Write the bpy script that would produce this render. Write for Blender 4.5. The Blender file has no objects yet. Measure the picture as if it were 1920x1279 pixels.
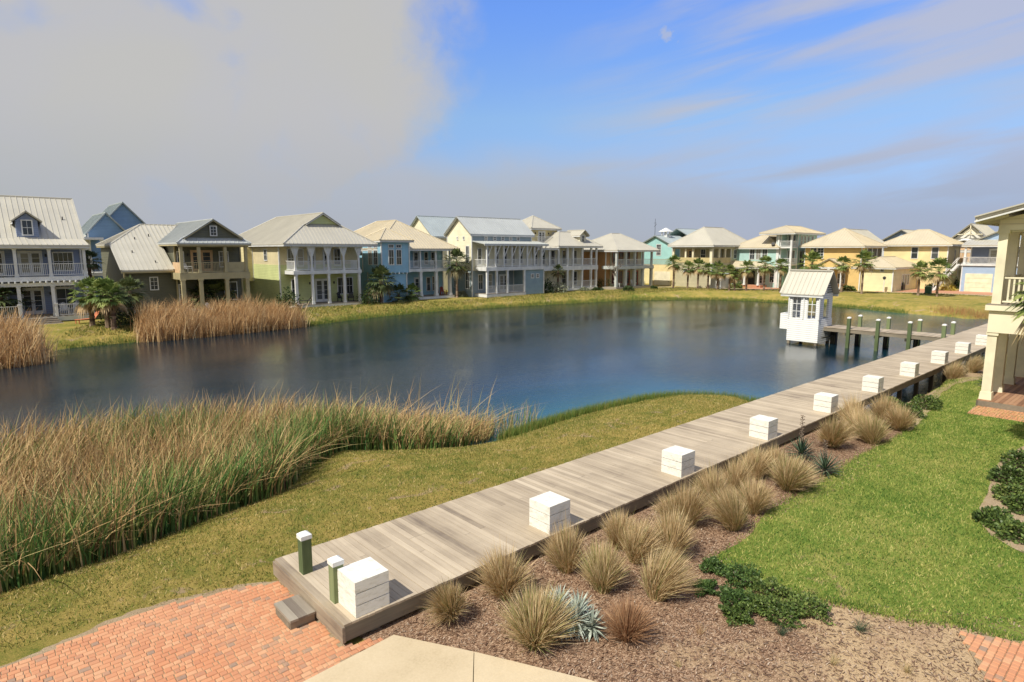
import bpy, math, random
import numpy as np
from mathutils import Vector, geometry
R = random.Random(7)
NP = np.random.default_rng(11)
C = bpy.context.scene.collection
rad = math.radians

# ---------------------------------------------------------------- camera geometry
FPX, HY, CH, ROT = 1160.0, 469.0, 6.2, rad(41.9)
PITCH = math.atan((639.5 - HY) / FPX)
def ray(x, y):
    a = (x - 960) / FPX; b = (639.5 - y) / FPX
    c, s = math.cos(PITCH), math.sin(PITCH)
    fx, fy = a, c + b * s
    cr, sr = math.cos(ROT), math.sin(ROT)
    return (fx * cr + fy * sr, -fx * sr + fy * cr, -s + b * c)
def at(x, y, z=0.0):
    d = ray(x, y); k = (z - CH) / d[2]
    return (d[0] * k, d[1] * k)
cam = bpy.data.cameras.new('camera'); co = bpy.data.objects.new('camera', cam); C.objects.link(co)
cam.sensor_width = 36; cam.lens = FPX / 1920 * 36; cam.clip_end = 8000; cam.clip_start = .1
co.location = (0, 0, CH); co.rotation_euler = (rad(90) - PITCH, 0, -(rad(90) - ROT - 0) + 0)
co.rotation_euler[2] = -math.atan2(math.sin(ROT), math.cos(ROT))
bpy.context.scene.camera = co

# ---------------------------------------------------------------- materials
def newmat(name):
    m = bpy.data.materials.new(name); m.use_nodes = True
    nt = m.node_tree; b = nt.nodes['Principled BSDF']
    return m, nt, b
def N(nt, t, **k):
    n = nt.nodes.new(t)
    for a, v in k.items(): setattr(n, a, v)
    return n
def L(nt, a, b): nt.links.new(a, b)
def ramp(nt, fac, stops, interp='LINEAR'):
    r = N(nt, 'ShaderNodeValToRGB'); r.color_ramp.interpolation = interp
    e = r.color_ramp.elements
    while len(e) < len(stops): e.new(.5)
    for i, (p, c) in enumerate(stops): e[i].position = p; e[i].color = (*c, 1)
    L(nt, fac, r.inputs[0]); return r.outputs[0]
def noise(nt, vec, scale, detail=4, rough=.55, dist=0):
    n = N(nt, 'ShaderNodeTexNoise'); n.inputs['Scale'].default_value = scale
    n.inputs['Detail'].default_value = detail; n.inputs['Roughness'].default_value = rough
    n.inputs['Distortion'].default_value = dist
    if vec: L(nt, vec, n.inputs['Vector'])
    return n.outputs['Fac']
def math_(nt, op, a, b=None, c=None, clamp=False):
    n = N(nt, 'ShaderNodeMath', operation=op); n.use_clamp = clamp
    for i, v in enumerate((a, b, c)):
        if v is None: continue
        if isinstance(v, (int, float)): n.inputs[i].default_value = v
        else: L(nt, v, n.inputs[i])
    return n.outputs[0]
def mixc(nt, fac, a, b, mode='MIX'):
    n = N(nt, 'ShaderNodeMix', data_type='RGBA', blend_type=mode)
    for i, v in ((0, fac), (6, a), (7, b)):
        if isinstance(v, (int, float)): n.inputs[i].default_value = v
        elif isinstance(v, tuple): n.inputs[i].default_value = (*v, 1)
        else: L(nt, v, n.inputs[i])
    return n.outputs[2]
def bump(nt, b, h, strength=.4, dist=.02):
    n = N(nt, 'ShaderNodeBump'); n.inputs['Strength'].default_value = strength
    n.inputs['Distance'].default_value = dist; L(nt, h, n.inputs['Height']); L(nt, n.outputs[0], b.inputs['Normal'])
def objco(nt): return N(nt, 'ShaderNodeTexCoord').outputs['Object']
def geoco(nt): return N(nt, 'ShaderNodeNewGeometry').outputs['Position']
def attr(nt, name='rnd'):
    return N(nt, 'ShaderNodeAttribute', attribute_name=name).outputs['Fac']
def sep(nt, v):
    s = N(nt, 'ShaderNodeSeparateXYZ'); L(nt, v, s.inputs[0]); return s.outputs
def scalevec(nt, v, sc):
    m = N(nt, 'ShaderNodeMapping'); m.inputs['Scale'].default_value = sc; L(nt, v, m.inputs[0]); return m.outputs[0]

def mat_paint(name, col, rough=.55, var=.12):
    m, nt, b = newmat(name); b.inputs['Roughness'].default_value = rough
    v = objco(nt); n = noise(nt, v, 1.3, 5)
    dark = tuple(c * (1 - var * 1.6) for c in col); lt = tuple(min(1, c * (1 + var * .3)) for c in col)
    L(nt, ramp(nt, n, [(.3, dark), (.62, lt)]), b.inputs['Base Color']); return m
def mat_siding(name, col, mode='lap', pitch=.18):
    m, nt, b = newmat(name); b.inputs['Roughness'].default_value = .6
    v = objco(nt); s = sep(nt, v); n = noise(nt, v, .9, 5)
    if mode == 'lap':
        f = math_(nt, 'FRACT', math_(nt, 'DIVIDE', s[2], pitch))
        h = math_(nt, 'SUBTRACT', 1, f); groove = math_(nt, 'GREATER_THAN', f, .9)
        rid = math_(nt, 'FLOOR', math_(nt, 'DIVIDE', s[2], pitch))
    else:
        f = math_(nt, 'FRACT', math_(nt, 'DIVIDE', math_(nt, 'ADD', s[0], s[1]), pitch * 2.2))
        groove = math_(nt, 'LESS_THAN', f, .13); h = groove
        rid = math_(nt, 'FLOOR', math_(nt, 'DIVIDE', math_(nt, 'ADD', s[0], s[1]), pitch * 2.2))
    w = N(nt, 'ShaderNodeTexWhiteNoise', noise_dimensions='1D'); L(nt, rid, w.inputs['W'])
    base = ramp(nt, n, [(.3, tuple(c * .84 for c in col)), (.65, col)])
    base = mixc(nt, math_(nt, 'MULTIPLY', w.outputs[0], .12), base, tuple(c * .55 for c in col))
    if mode == 'lap': base = mixc(nt, math_(nt, 'MULTIPLY', groove, .45), base, tuple(c * .3 for c in col))
    L(nt, base, b.inputs['Base Color']); bump(nt, b, h, .9, .02); return m
def mat_attr(name, stops, rough=.7, trans=0.0, var=.35, nscale=3):
    m, nt, b = newmat(name); b.inputs['Roughness'].default_value = rough
    a = attr(nt); n = noise(nt, geoco(nt), nscale, 3)
    f = math_(nt, 'ADD', a, math_(nt, 'MULTIPLY', math_(nt, 'SUBTRACT', n, .5), var), clamp=True)
    c = ramp(nt, f, stops); L(nt, c, b.inputs['Base Color'])
    b.inputs['Specular IOR Level'].default_value = .25
    if trans:
        t = N(nt, 'ShaderNodeBsdfTranslucent'); L(nt, c, t.inputs[0])
        mx = N(nt, 'ShaderNodeMixShader'); mx.inputs[0].default_value = trans
        L(nt, b.outputs[0], mx.inputs[1]); L(nt, t.outputs[0], mx.inputs[2])
        L(nt, mx.outputs[0], nt.nodes['Material Output'].inputs[0])
    return m
def mat_roof(name, col):
    m, nt, b = newmat(name); b.inputs['Roughness'].default_value = .5; b.inputs['Metallic'].default_value = .15
    v = objco(nt); n = noise(nt, v, .5, 6, .6); n2 = noise(nt, scalevec(nt, v, (3, 3, .6)), 2, 4)
    c = ramp(nt, n, [(.3, tuple(x * .86 for x in col)), (.7, col)])
    c = mixc(nt, math_(nt, 'MULTIPLY', n2, .25), c, tuple(x * .7 for x in col))
    L(nt, c, b.inputs['Base Color']); return m

M = {}
M['white'] = mat_paint('white_paint', (.70, .70, .67)); M['cream_trim'] = mat_paint('cream_trim', (.78, .71, .50))
M['khaki'] = mat_paint('khaki_trim', (.42, .36, .2)); M['grey_trim'] = mat_paint('grey_trim', (.5, .52, .48))
M['glass_dark'] = newmat('window_glass')[0]
_b = M['glass_dark'].node_tree.nodes['Principled BSDF']; _b.inputs['Base Color'].default_value = (.035, .04, .045, 1); _b.inputs['Roughness'].default_value = .06
M['roof_tan'] = mat_roof('pale_metal_roof', (.55, .52, .43)); M['roof_peach'] = mat_roof('peach_metal_roof', (.62, .54, .38))
M['roof_grey'] = mat_roof('grey_metal_roof', (.50, .52, .50)); M['roof_blue'] = mat_roof('blue_grey_metal_roof', (.42, .47, .47))
_nt = M['glass_dark'].node_tree; _oi = _nt.nodes.new('ShaderNodeObjectInfo'); L(_nt, ramp(_nt, _oi.outputs['Random'], [(0, (.02, .025, .03)), (.6, (.05, .06, .065)), (.8, (.16, .16, .14)), (1, (.34, .32, .27))]), _b.inputs['Base Color'])
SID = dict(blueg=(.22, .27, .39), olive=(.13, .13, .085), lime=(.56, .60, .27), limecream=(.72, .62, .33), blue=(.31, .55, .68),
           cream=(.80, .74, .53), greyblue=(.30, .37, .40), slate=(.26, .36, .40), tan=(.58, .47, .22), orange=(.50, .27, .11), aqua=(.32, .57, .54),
           beige=(.50, .45, .29), paleaqua=(.42, .62, .56), gold=(.74, .51, .19), yellow=(.80, .65, .33), garagecream=(.80, .72, .42), paleblue=(.34, .45, .60),
           deepblue=(.20, .33, .50), pcream=(.84, .74, .50), whitesid=(.72, .70, .62))
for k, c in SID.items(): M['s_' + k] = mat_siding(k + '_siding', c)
M['v_lime'] = mat_siding('cream_board_and_batten', (.70, .60, .36), 'vert'); M['v_blue'] = mat_siding('blue_board_and_batten', (.33, .57, .70), 'vert')
M['dark'] = mat_paint('dark_shade_metal', (.03, .03, .03)); M['curtain'] = mat_paint('peach_door_paint', (.62, .42, .24))
M['redwood'] = mat_paint('dark_red_door_paint', (.28, .05, .03))

def mat_wood(name, stops, rough=.8, along='y', scale=1.0):
    m, nt, b = newmat(name); b.inputs['Roughness'].default_value = rough
    v = objco(nt); a = attr(nt)
    sc = {'y': (14, .7, 14), 'x': (.7, 14, 14), 'z': (14, 14, .7)}[along]
    off = N(nt, 'ShaderNodeVectorMath', operation='ADD'); L(nt, v, off.inputs[0])
    cmb = N(nt, 'ShaderNodeCombineXYZ')
    for i in range(3): L(nt, math_(nt, 'MULTIPLY', a, 37.0 + i), cmb.inputs[i])
    L(nt, cmb.outputs[0], off.inputs[1])
    g = noise(nt, scalevec(nt, off.outputs[0], tuple(k * scale for k in sc)), 1.2, 6, .65)
    blot = noise(nt, v, .9, 4)
    f = math_(nt, 'ADD', math_(nt, 'MULTIPLY', a, .42), math_(nt, 'MULTIPLY', g, .5))
    f = math_(nt, 'ADD', f, math_(nt, 'MULTIPLY', math_(nt, 'SUBTRACT', blot, .5), .5), clamp=True)
    L(nt, ramp(nt, f, stops), b.inputs['Base Color']); bump(nt, b, g, .5, .006); return m
M['deck'] = mat_wood('weathered_deck_wood', [(.12, (.15, .115, .085)), (.34, (.33, .265, .185)), (.6, (.48, .395, .28)), (.9, (.60, .51, .37))])
M['beam'] = mat_wood('weathered_beam_wood', [(.2, (.10, .085, .06)), (.5, (.20, .17, .12)), (.8, (.30, .25, .18))], along='x')
M['pile'] = mat_wood('green_treated_post', [(.2, (.07, .10, .035)), (.5, (.14, .18, .08)), (.8, (.23, .26, .12))], along='z')
M['darkpile'] = mat_wood('dark_piling_wood', [(.2, (.02, .018, .012)), (.6, (.05, .045, .03)), (.9, (.09, .08, .05))], along='z')
M['warmdeck'] = mat_wood('warm_porch_boards', [(.2, (.16, .08, .04)), (.5, (.32, .17, .09)), (.8, (.42, .25, .14))], along='y')
M['greyporch'] = mat_wood('grey_porch_boards', [(.2, (.16, .13, .10)), (.6, (.30, .26, .20)), (.9, (.4, .35, .28))], along='y')
M['boxwhite'] = mat_paint('weathered_white_box_paint', (.74, .72, .65), .6, .18)
def mat_box():
    m, nt, b = newmat('weathered_white_box_paint'); b.inputs['Roughness'].default_value = .65; p = geoco(nt)
    n = noise(nt, scalevec(nt, p, (3, 3, 9)), 2.2, 6, .7, .4); n2 = noise(nt, p, 30, 5, .75); s = sep(nt, p)
    c = ramp(nt, n, [(.32, (.56, .53, .44)), (.48, (.72, .70, .62)), (.7, (.78, .76, .70))])
    chip = ramp(nt, n2, [(.66, (0, 0, 0)), (.72, (1, 1, 1))]); c = mixc(nt, math_(nt, 'MULTIPLY', chip, .55), c, (.40, .36, .29))
    L(nt, c, b.inputs['Base Color']); bump(nt, b, n2, .25, .006); return m
M['boxwhite'] = mat_box()
M['capwhite'] = mat_paint('white_post_cap_paint', (.78, .78, .74), .5, .08)

# ---------------------------------------------------------------- mesh builder
class MB:
    def __init__(s): s.v = []; s.f = []; s.r = []
    def face(s, pts, r=None):
        i = len(s.v); s.v += [tuple(p) for p in pts]; s.f.append(tuple(range(i, i + len(pts)))); s.r.append(R.random() if r is None else r)
    def box(s, x0, x1, y0, y1, z0, z1, r=None, tx=0, ty=0):
        """tx/ty: inward taper at the top"""
        i = len(s.v); r = R.random() if r is None else r
        s.v += [(x0, y0, z0), (x1, y0, z0), (x1, y1, z0), (x0, y1, z0), (x0 + tx, y0 + ty, z1), (x1 - tx, y0 + ty, z1), (x1 - tx, y1 - ty, z1), (x0 + tx, y1 - ty, z1)]
        for q in ((0, 3, 2, 1), (4, 5, 6, 7), (0, 1, 5, 4), (1, 2, 6, 5), (2, 3, 7, 6), (3, 0, 4, 7)):
            s.f.append(tuple(i + k for k in q)); s.r.append(r)
    def prism(s, pts, d, r=None):
        """extrude a planar polygon by vector d"""
        r = R.random() if r is None else r
        n = len(pts); i = len(s.v); d = Vector(d)
        P = [Vector(p) for p in pts]
        nrm = sum(((P[k] - P[0]).cross(P[(k + 1) % n] - P[0]) for k in range(1, n - 1)), Vector((0, 0, 0)))
        if nrm.dot(d) > 0: P.reverse()
        s.v += [tuple(p) for p in P] + [tuple(p + d) for p in P]
        s.f.append(tuple(range(i, i + n))); s.r.append(r)
        s.f.append(tuple(range(i + 2 * n - 1, i + n - 1, -1))); s.r.append(r)
        for k in range(n):
            a, b = k, (k + 1) % n; s.f.append((i + b, i + a, i + n + a, i + n + b)); s.r.append(r)
    def tube(s, p0, p1, r0, r1, n=6, rr=None):
        p0, p1 = Vector(p0), Vector(p1); d = (p1 - p0)
        if d.length < 1e-6: return
        d.normalize(); a = d.cross(Vector((0, 0, 1)) if abs(d.z) < .9 else Vector((1, 0, 0))).normalized(); b = d.cross(a)
        rr = R.random() if rr is None else rr; i = len(s.v)
        for p, q in ((p0, r0), (p1, r1)):
            for k in range(n):
                t = 2 * math.pi * k / n; s.v.append(tuple(p + (a * math.cos(t) + b * math.sin(t)) * q))
        for k in range(n):
            l = (k + 1) % n; s.f.append((i + k, i + l, i + n + l, i + n + k)); s.r.append(rr)
        s.f.append(tuple(i + k for k in range(n - 1, -1, -1))); s.r.append(rr)
        s.f.append(tuple(i + n + k for k in range(n))); s.r.append(rr)
    def bar(s, p0, p1, w, h, up=(0, 0, 1), rr=None):
        p0, p1 = Vector(p0), Vector(p1); d = (p1 - p0).normalized(); u = Vector(up)
        a = d.cross(u).normalized() * (w / 2); b = a.cross(d).normalized() * (h / 2)
        i = len(s.v); rr = R.random() if rr is None else rr
        for p in (p0, p1):
            for q in ((-1, -1), (1, -1), (1, 1), (-1, 1)): s.v.append(tuple(p + a * q[0] + b * q[1]))
        for q in ((0, 1, 2, 3), (7, 6, 5, 4), (0, 4, 5, 1), (1, 5, 6, 2), (2, 6, 7, 3), (3, 7, 4, 0)):
            s.f.append(tuple(i + k for k in q)); s.r.append(rr)
    def mesh(s, name, off=(0, 0, 0), smooth=False):
        me = bpy.data.meshes.new(name)
        o = Vector(off); me.from_pydata([tuple(Vector(v) - o) for v in s.v], [], s.f)
        a = me.attributes.new('rnd', 'FLOAT', 'FACE'); a.data.foreach_set('value', s.r)
        if smooth: me.polygons.foreach_set('use_smooth', [True] * len(s.f))
        me.update(); return me
def wloc(o):
    v = Vector(o.location)
    while o.parent: o = o.parent; v = v + Vector(o.location)
    return v
def tag(o, label=None, cat=None, group=None, kind=None):
    if label: o['label'] = label
    if cat: o['category'] = cat
    if group: o['group'] = group
    if kind: o['kind'] = kind
    return o
def obj(name, me, mat, parent=None, loc=(0, 0, 0), rz=0):
    o = bpy.data.objects.new(name, me); C.objects.link(o)
    if mat and len(me.materials) == 0: me.materials.append(mat)
    if parent: o.parent = parent
    o.location = loc; o.rotation_euler[2] = rz
    return o
def part(parent, name, mb, mat, label=None, smooth=False):
    """part in world coordinates, stored relative to its thing"""
    o = obj(name, mb.mesh(name, wloc(parent), smooth), mat, parent)
    if label: o['label'] = label
    return o
def single(name, mb, mat, loc, label, cat, group=None, smooth=False):
    o = obj(name, mb.mesh(name, loc, smooth), mat, None, loc); return tag(o, label, cat, group)
def empty(name, loc, label, cat, group=None, rz=0):
    o = bpy.data.objects.new(name, None); C.objects.link(o); o.location = loc; o.rotation_euler[2] = rz
    o.empty_display_size = .3
    return tag(o, label, cat, group)
def copy_tree(o, parent=None):
    c = o.copy(); C.objects.link(c); c.parent = parent
    for ch in o.children: copy_tree(ch, c)
    return c
def npmesh(name, V, F, rnd=None, mat=None):
    """V (n,3), F (m,k) numpy"""
    me = bpy.data.meshes.new(name); n, k = F.shape
    me.vertices.add(len(V)); me.vertices.foreach_set('co', V.astype(np.float32).ravel())
    me.loops.add(n * k); me.loops.foreach_set('vertex_index', F.astype(np.int32).ravel())
    me.polygons.add(n); me.polygons.foreach_set('loop_start', np.arange(0, n * k, k, dtype=np.int32))
    me.update(calc_edges=True)
    if rnd is not None:
        a = me.attributes.new('rnd', 'FLOAT', 'FACE'); a.data.foreach_set('value', rnd.astype(np.float32))
    if mat: me.materials.append(mat)
    return me
def spline(pts, n=6, closed=True):
    out = []; m = len(pts)
    for i in range(m if closed else m - 1):
        g = lambda k: pts[k % m] if closed else pts[max(0, min(m - 1, k))]
        p0, p1, p2, p3 = g(i - 1), g(i), g(i + 1), g(i + 2)
        for j in range(n):
            t = j / n
            out.append(tuple(.5 * (2 * p1[k] + (p2[k] - p0[k]) * t + (2 * p0[k] - 5 * p1[k] + 4 * p2[k] - p3[k]) * t * t + (3 * p1[k] - p0[k] - 3 * p2[k] + p3[k]) * t ** 3) for k in (0, 1)))
    if not closed: out.append(tuple(pts[-1]))
    return out
# ---------------------------------------------------------------- terrain
POND = [(27.2, 14.6), (25.0, 16.9), (21.5, 17.5), (18.6, 17.6), (15.5, 17.3), (13.3, 17.4), (11.4, 18.6), (9.8, 20), (8.0, 20), (6.3, 18.2), (4, 17.3), (0, 16.4), (-8, 16), (-30, 18), (-40, 40),
        (-10, 47), (1.5, 49.1), (3.7, 49.8), (4.6, 53), (5.6, 55.7), (10.8, 56), (24, 57.2), (33.3, 59.6), (43.1, 60.5), (49, 59.8), (56.2, 58.6), (64, 57.0), (72.6, 55.4)]
POND += [at(*p, -1) for p in ((1240, 562), (1330, 562), (1440, 566), (1540, 572), (1600, 578), (1700, 588), (1780, 594), (1845, 598))]
POND += [(98, 6), (80, 2), (66, 6), (60, 8.0), (50, 8.3), (39.6, 8.35), (34.3, 8.35), (30, 8.4), (27.5, 8.55), (25.6, 8.8), (24.6, 9.6), (25.0, 11.2), (27.0, 12.6)]
POND = spline(POND, 4)
PA = np.array(POND); PB = np.roll(PA, -1, axis=0)
def sdist(x, y):
    x = np.asarray(x, float).ravel(); y = np.asarray(y, float).ravel()
    out = np.empty_like(x)
    for s0 in range(0, len(x), 20000):
        X = x[s0:s0 + 20000, None]; Y = y[s0:s0 + 20000, None]
        dx, dy = (PB - PA)[:, 0], (PB - PA)[:, 1]; L2 = dx * dx + dy * dy + 1e-12
        t = np.clip(((X - PA[:, 0]) * dx + (Y - PA[:, 1]) * dy) / L2, 0, 1)
        d = np.sqrt(np.min((X - PA[:, 0] - t * dx) ** 2 + (Y - PA[:, 1] - t * dy) ** 2, axis=1))
        c = ((PA[:, 1] > Y) != (PB[:, 1] > Y)) & (X < dx * (Y - PA[:, 1]) / np.where(dy == 0, 1e-12, dy) + PA[:, 0])
        inside = np.sum(c, axis=1) % 2 == 1
        out[s0:s0 + 20000] = np.where(inside, -d, d)
    return out
def hfun(x, y):
    x = np.asarray(x, float).ravel(); y = np.asarray(y, float).ravel()
    d = sdist(x, y)
    w = np.where((y < 9.6) & (x > 20), 1.1, np.where(y < 30, 4.6, np.where(x > 78, 5.5, 3.2)))
    t = np.clip(d / w, 0, 1); up = -1.0 + (t * (2 - t))
    z = np.where(d >= 0, up, -1.0 - np.minimum(1.5, -.45 * d))
    und = .035 * np.sin(x * .9 + 1.3 * np.sin(y * .7)) * np.sin(y * 1.1 + x * .35)
    return z + und * np.clip(1 - np.abs(t - .5) * 2, 0, 1) * (d > 0)
def hz(x, y): return float(hfun([x], [y])[0])
def axis(segs):
    out = []
    for a, b, st in segs: out += list(np.arange(a, b, st))
    return np.array(out)
gx = np.concatenate([[-3000, -800, -250, -120, -70], axis([(-45, -8, 1.2), (-8, 36, .34), (36, 130, .95)]), [132, 150, 200, 400, 1200, 3500]])
gy = np.concatenate([[-3000, -600, -150, -40], axis([(-14, 1, 1.0), (1, 22, .32), (22, 50, 1.2), (50, 66, .5), (66, 76, 1.5)]), [78, 95, 130, 250, 800, 3500]])
XX, YY = np.meshgrid(gx, gy); ZZ = hfun(XX, YY).reshape(XX.shape)
nx, ny = len(gx), len(gy); idx = np.arange(nx * ny).reshape(ny, nx)
FF = np.stack([idx[:-1, :-1], idx[:-1, 1:], idx[1:, 1:], idx[1:, :-1]], -1).reshape(-1, 4)
def mat_turf(name, dry, mid, green, bare, gbias=0.0, barelo=.66, dk=.38):
    m, nt, b = newmat(name); b.inputs['Roughness'].default_value = .9; b.inputs['Specular IOR Level'].default_value = .1
    p = geoco(nt)
    big = noise(nt, p, .33, 3, .6, .6); mid_ = noise(nt, p, 2.2, 5, .65); fine = noise(nt, p, 26, 4, .75); vf = noise(nt, p, 90, 2, .7)
    f = math_(nt, 'ADD', math_(nt, 'MULTIPLY', big, .55), math_(nt, 'MULTIPLY', mid_, .45))
    f = math_(nt, 'ADD', f, math_(nt, 'MULTIPLY', math_(nt, 'SUBTRACT', fine, .5), .55))
    f = math_(nt, 'ADD', f, gbias)
    c = ramp(nt, f, [(.36, dry), (.5, mid), (.64, green)])
    c = mixc(nt, math_(nt, 'MULTIPLY', math_(nt, 'SUBTRACT', vf, .25), .7, clamp=True), c, tuple(x * dk for x in mid))
    bm = ramp(nt, noise(nt, p, .75, 5, .72, 1.0), [(barelo, (0, 0, 0)), (barelo + .06, (1, 1, 1))])
    c = mixc(nt, bm, c, mixc(nt, fine, tuple(x * .6 for x in bare), bare))
    L(nt, c, b.inputs['Base Color'])
    h = math_(nt, 'ADD', fine, vf); bump(nt, b, h, .8, .05); return m
M['turf'] = mat_turf('olive_bank_turf', (.50, .36, .11), (.33, .275, .065), (.135, .18, .03), (.50, .36, .2), 0, .58)
M['lawn'] = mat_turf('green_lawn_turf', (.42, .39, .11), (.25, .32, .06), (.12, .21, .03), (.46, .38, .16), .0, .62)
g = obj('ground', npmesh('ground', np.stack([XX.ravel(), YY.ravel(), ZZ.ravel()], 1), FF), M['turf']); g['kind'] = 'structure'
g.data.polygons.foreach_set('use_smooth', [True] * len(g.data.polygons))

def inpoly(x, y, poly):
    P = np.array(poly); Q = np.roll(P, -1, axis=0); x = np.asarray(x)[:, None]; y = np.asarray(y)[:, None]
    c = ((P[:, 1] > y) != (Q[:, 1] > y)) & (x < (Q[:, 0] - P[:, 0]) * (y - P[:, 1]) / np.where(Q[:, 1] == P[:, 1], 1e-12, Q[:, 1] - P[:, 1]) + P[:, 0])
    return np.sum(c, axis=1) % 2 == 1
def sheet(name, poly, mat, dz, step=.5, smooth_n=0, kind='structure', rough_edge=0):
    if smooth_n: poly = spline(poly, smooth_n)
    # densify and roughen
    P = []
    for i, a in enumerate(poly):
        b = poly[(i + 1) % len(poly)]; d = math.dist(a, b); n = max(1, int(d / step))
        for k in range(n):
            t = k / n; q = (a[0] + (b[0] - a[0]) * t, a[1] + (b[1] - a[1]) * t)
            P.append((q[0] + R.uniform(-1, 1) * rough_edge, q[1] + R.uniform(-1, 1) * rough_edge))
    xs = [p[0] for p in P]; ys = [p[1] for p in P]
    X, Y = np.meshgrid(np.arange(min(xs), max(xs), step), np.arange(min(ys), max(ys), step)); X = X.ravel(); Y = Y.ravel()
    k = inpoly(X, Y, P); X, Y = X[k], Y[k]
    pts = P + list(zip(X.tolist(), Y.tolist()))
    vo, eo, fo, *_ = geometry.delaunay_2d_cdt([Vector(p) for p in pts], [], [list(range(len(P)))], 1, 1e-4)
    vx = np.array([v[0] for v in vo]); vy = np.array([v[1] for v in vo]); vz = hfun(vx, vy) + dz
    me = bpy.data.meshes.new(name); me.from_pydata(np.stack([vx, vy, vz], 1).tolist(), [], [tuple(f) for f in fo]); me.update()
    if me.polygons and me.polygons[0].normal.z < 0: me.flip_normals()
    o = obj(name, me, mat); o['kind'] = kind; return o

# water
m, nt, b = newmat('pond_water'); b.inputs['Base Color'].default_value = (.012, .035, .05, 1); b.inputs['Roughness'].default_value = .05; b.inputs['IOR'].default_value = 1.33
p = geoco(nt)
w1 = noise(nt, scalevec(nt, p, (1.0, 2.0, 1)), 2.2, 3, .6, .5); w2 = noise(nt, scalevec(nt, p, (1.4, 2.6, 1)), 5.5, 3, .6)
calm = ramp(nt, noise(nt, scalevec(nt, p, (1, 1.6, 1)), .09, 3, .5, .4), [(.35, (.35, .35, .35)), (.65, (1, 1, 1))])
h = math_(nt, 'ADD', math_(nt, 'MULTIPLY', w1, .8), math_(nt, 'MULTIPLY', w2, .45))
h = math_(nt, 'MULTIPLY', h, calm); bump(nt, b, h, 1.0, .028)
shal = N(nt, 'ShaderNodeAttribute', attribute_name='depth').outputs['Fac']
L(nt, ramp(nt, shal, [(0, (.03, .11, .12)), (.4, (.012, .062, .09)), (1, (.003, .016, .026))]), b.inputs['Base Color'])
M['water'] = m
wx = np.arange(-60, 125, 1.0); wy = np.arange(-5, 68, 1.0); WX, WY = np.meshgrid(wx, wy)
wi = np.arange(WX.size).reshape(WX.shape); wf = np.stack([wi[:-1, :-1], wi[:-1, 1:], wi[1:, 1:], wi[1:, :-1]], -1).reshape(-1, 4)
sd = sdist(WX, WY); ok = (sd[wf] < 1.6).any(axis=1); wf = wf[ok]
wme = npmesh('pond_water', np.stack([WX.ravel(), WY.ravel(), np.full(WX.size, -1.0)], 1), wf)
a = wme.attributes.new('depth', 'FLOAT', 'POINT'); a.data.foreach_set('value', np.clip(-sd / 7 + (WY.ravel() > 28) * 1.0, 0, 1).astype(np.float32))
o = obj('pond_water', wme, M['water']); o['kind'] = 'structure'

# sheets on the near flat ground
DK_R, DK_L, DK_X0, DK_X1, DKZ = 8.4, 11.19, 4.0, 76.0, .4
lawn_edge_top = [at(*p) for p in ((1336, 1052), (1405, 1012), (1442, 962), (1530, 912), (1592, 868), (1650, 838), (1716, 800), (1738, 770), (1752, 738), (1775, 714), (1835, 709))]
lawn_edge_bot = [at(*p) for p in ((1925, 1212), (1800, 1172), (1700, 1160), (1620, 1142), (1555, 1128), (1450, 1112), (1380, 1092))]
m, nt, b = newmat('mulch'); b.inputs['Roughness'].default_value = .95; b.inputs['Specular IOR Level'].default_value = .1
p = geoco(nt); ch = N(nt, 'ShaderNodeTexVoronoi', feature='F1'); ch.inputs['Scale'].default_value = 38; ch.inputs['Randomness'].default_value = 1
L(nt, scalevec(nt, p, (1, 1.7, 1)), ch.inputs['Vector'])
s_ = sep(nt, ch.outputs['Color']); n1 = noise(nt, p, 1.1, 5, .65); n2 = noise(nt, p, 40, 3, .7); n3 = noise(nt, p, .6, 4, .6, .8)
c1 = ramp(nt, s_[0], [(.1, (.15, .085, .05)), (.45, (.29, .18, .11)), (.8, (.40, .26, .165)), (1, (.54, .40, .27))])
c2 = ramp(nt, n2, [(.3, (.38, .26, .14)), (.7, (.62, .46, .28))])
ps = sep(nt, p)
edge = math_(nt, 'MULTIPLY', math_(nt, 'SUBTRACT', 4.6, ps[1]), .15)
sm = ramp(nt, math_(nt, 'ADD', math_(nt, 'ADD', n3, edge), math_(nt, 'MULTIPLY', math_(nt, 'SUBTRACT', n1, .5), .7)), [(.5, (0, 0, 0)), (.78, (1, 1, 1))])
L(nt, mixc(nt, sm, c1, c2), b.inputs['Base Color']); bump(nt, b, math_(nt, 'ADD', s_[1], n2), .8, .03); M['mulch'] = m
sheet('mulch_bed', [(4.2, DK_R + 1.0), (4.35, 8.2), at(742, 1196), (5.3, 7.0), at(1105, 1281), (6.8, 3.2), (6.5, -1), (11.0, -2), (14, 1.0), (13, 1.4)] + lawn_edge_bot[1:] + [(11.6, 5.4)] + [(x, y - .4) for x, y in lawn_edge_top[1:]] + [(40.5, 6.6), (40.5, 8.3), (29, DK_R + .6)], M['mulch'], .014, .4)
M['sand'] = mat_turf('pale_sand', (.42, .30, .17), (.52, .39, .24), (.58, .45, .29), (.6, .47, .32), 0, .8, .72)
sheet('lawn', [at(1336, 1062)] + lawn_edge_top + [(44, 5.0), (44, -30), (20, -30), (13.6, -.5)] + lawn_edge_bot, M['lawn'], .032, .4, 0, rough_edge=.09)
sheet('sandy_edge', [(4.0, 11.05), (3.4, 11.42), (1.7, 11.78), (.4, 11.5), (-1.5, 11.5), (-4, 11.9), (-4, 11.0), (-2, 10.8), (1.5, 11.0), (4.0, 10.8)], M['sand'], .012, .12, 4, rough_edge=.045)
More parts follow.
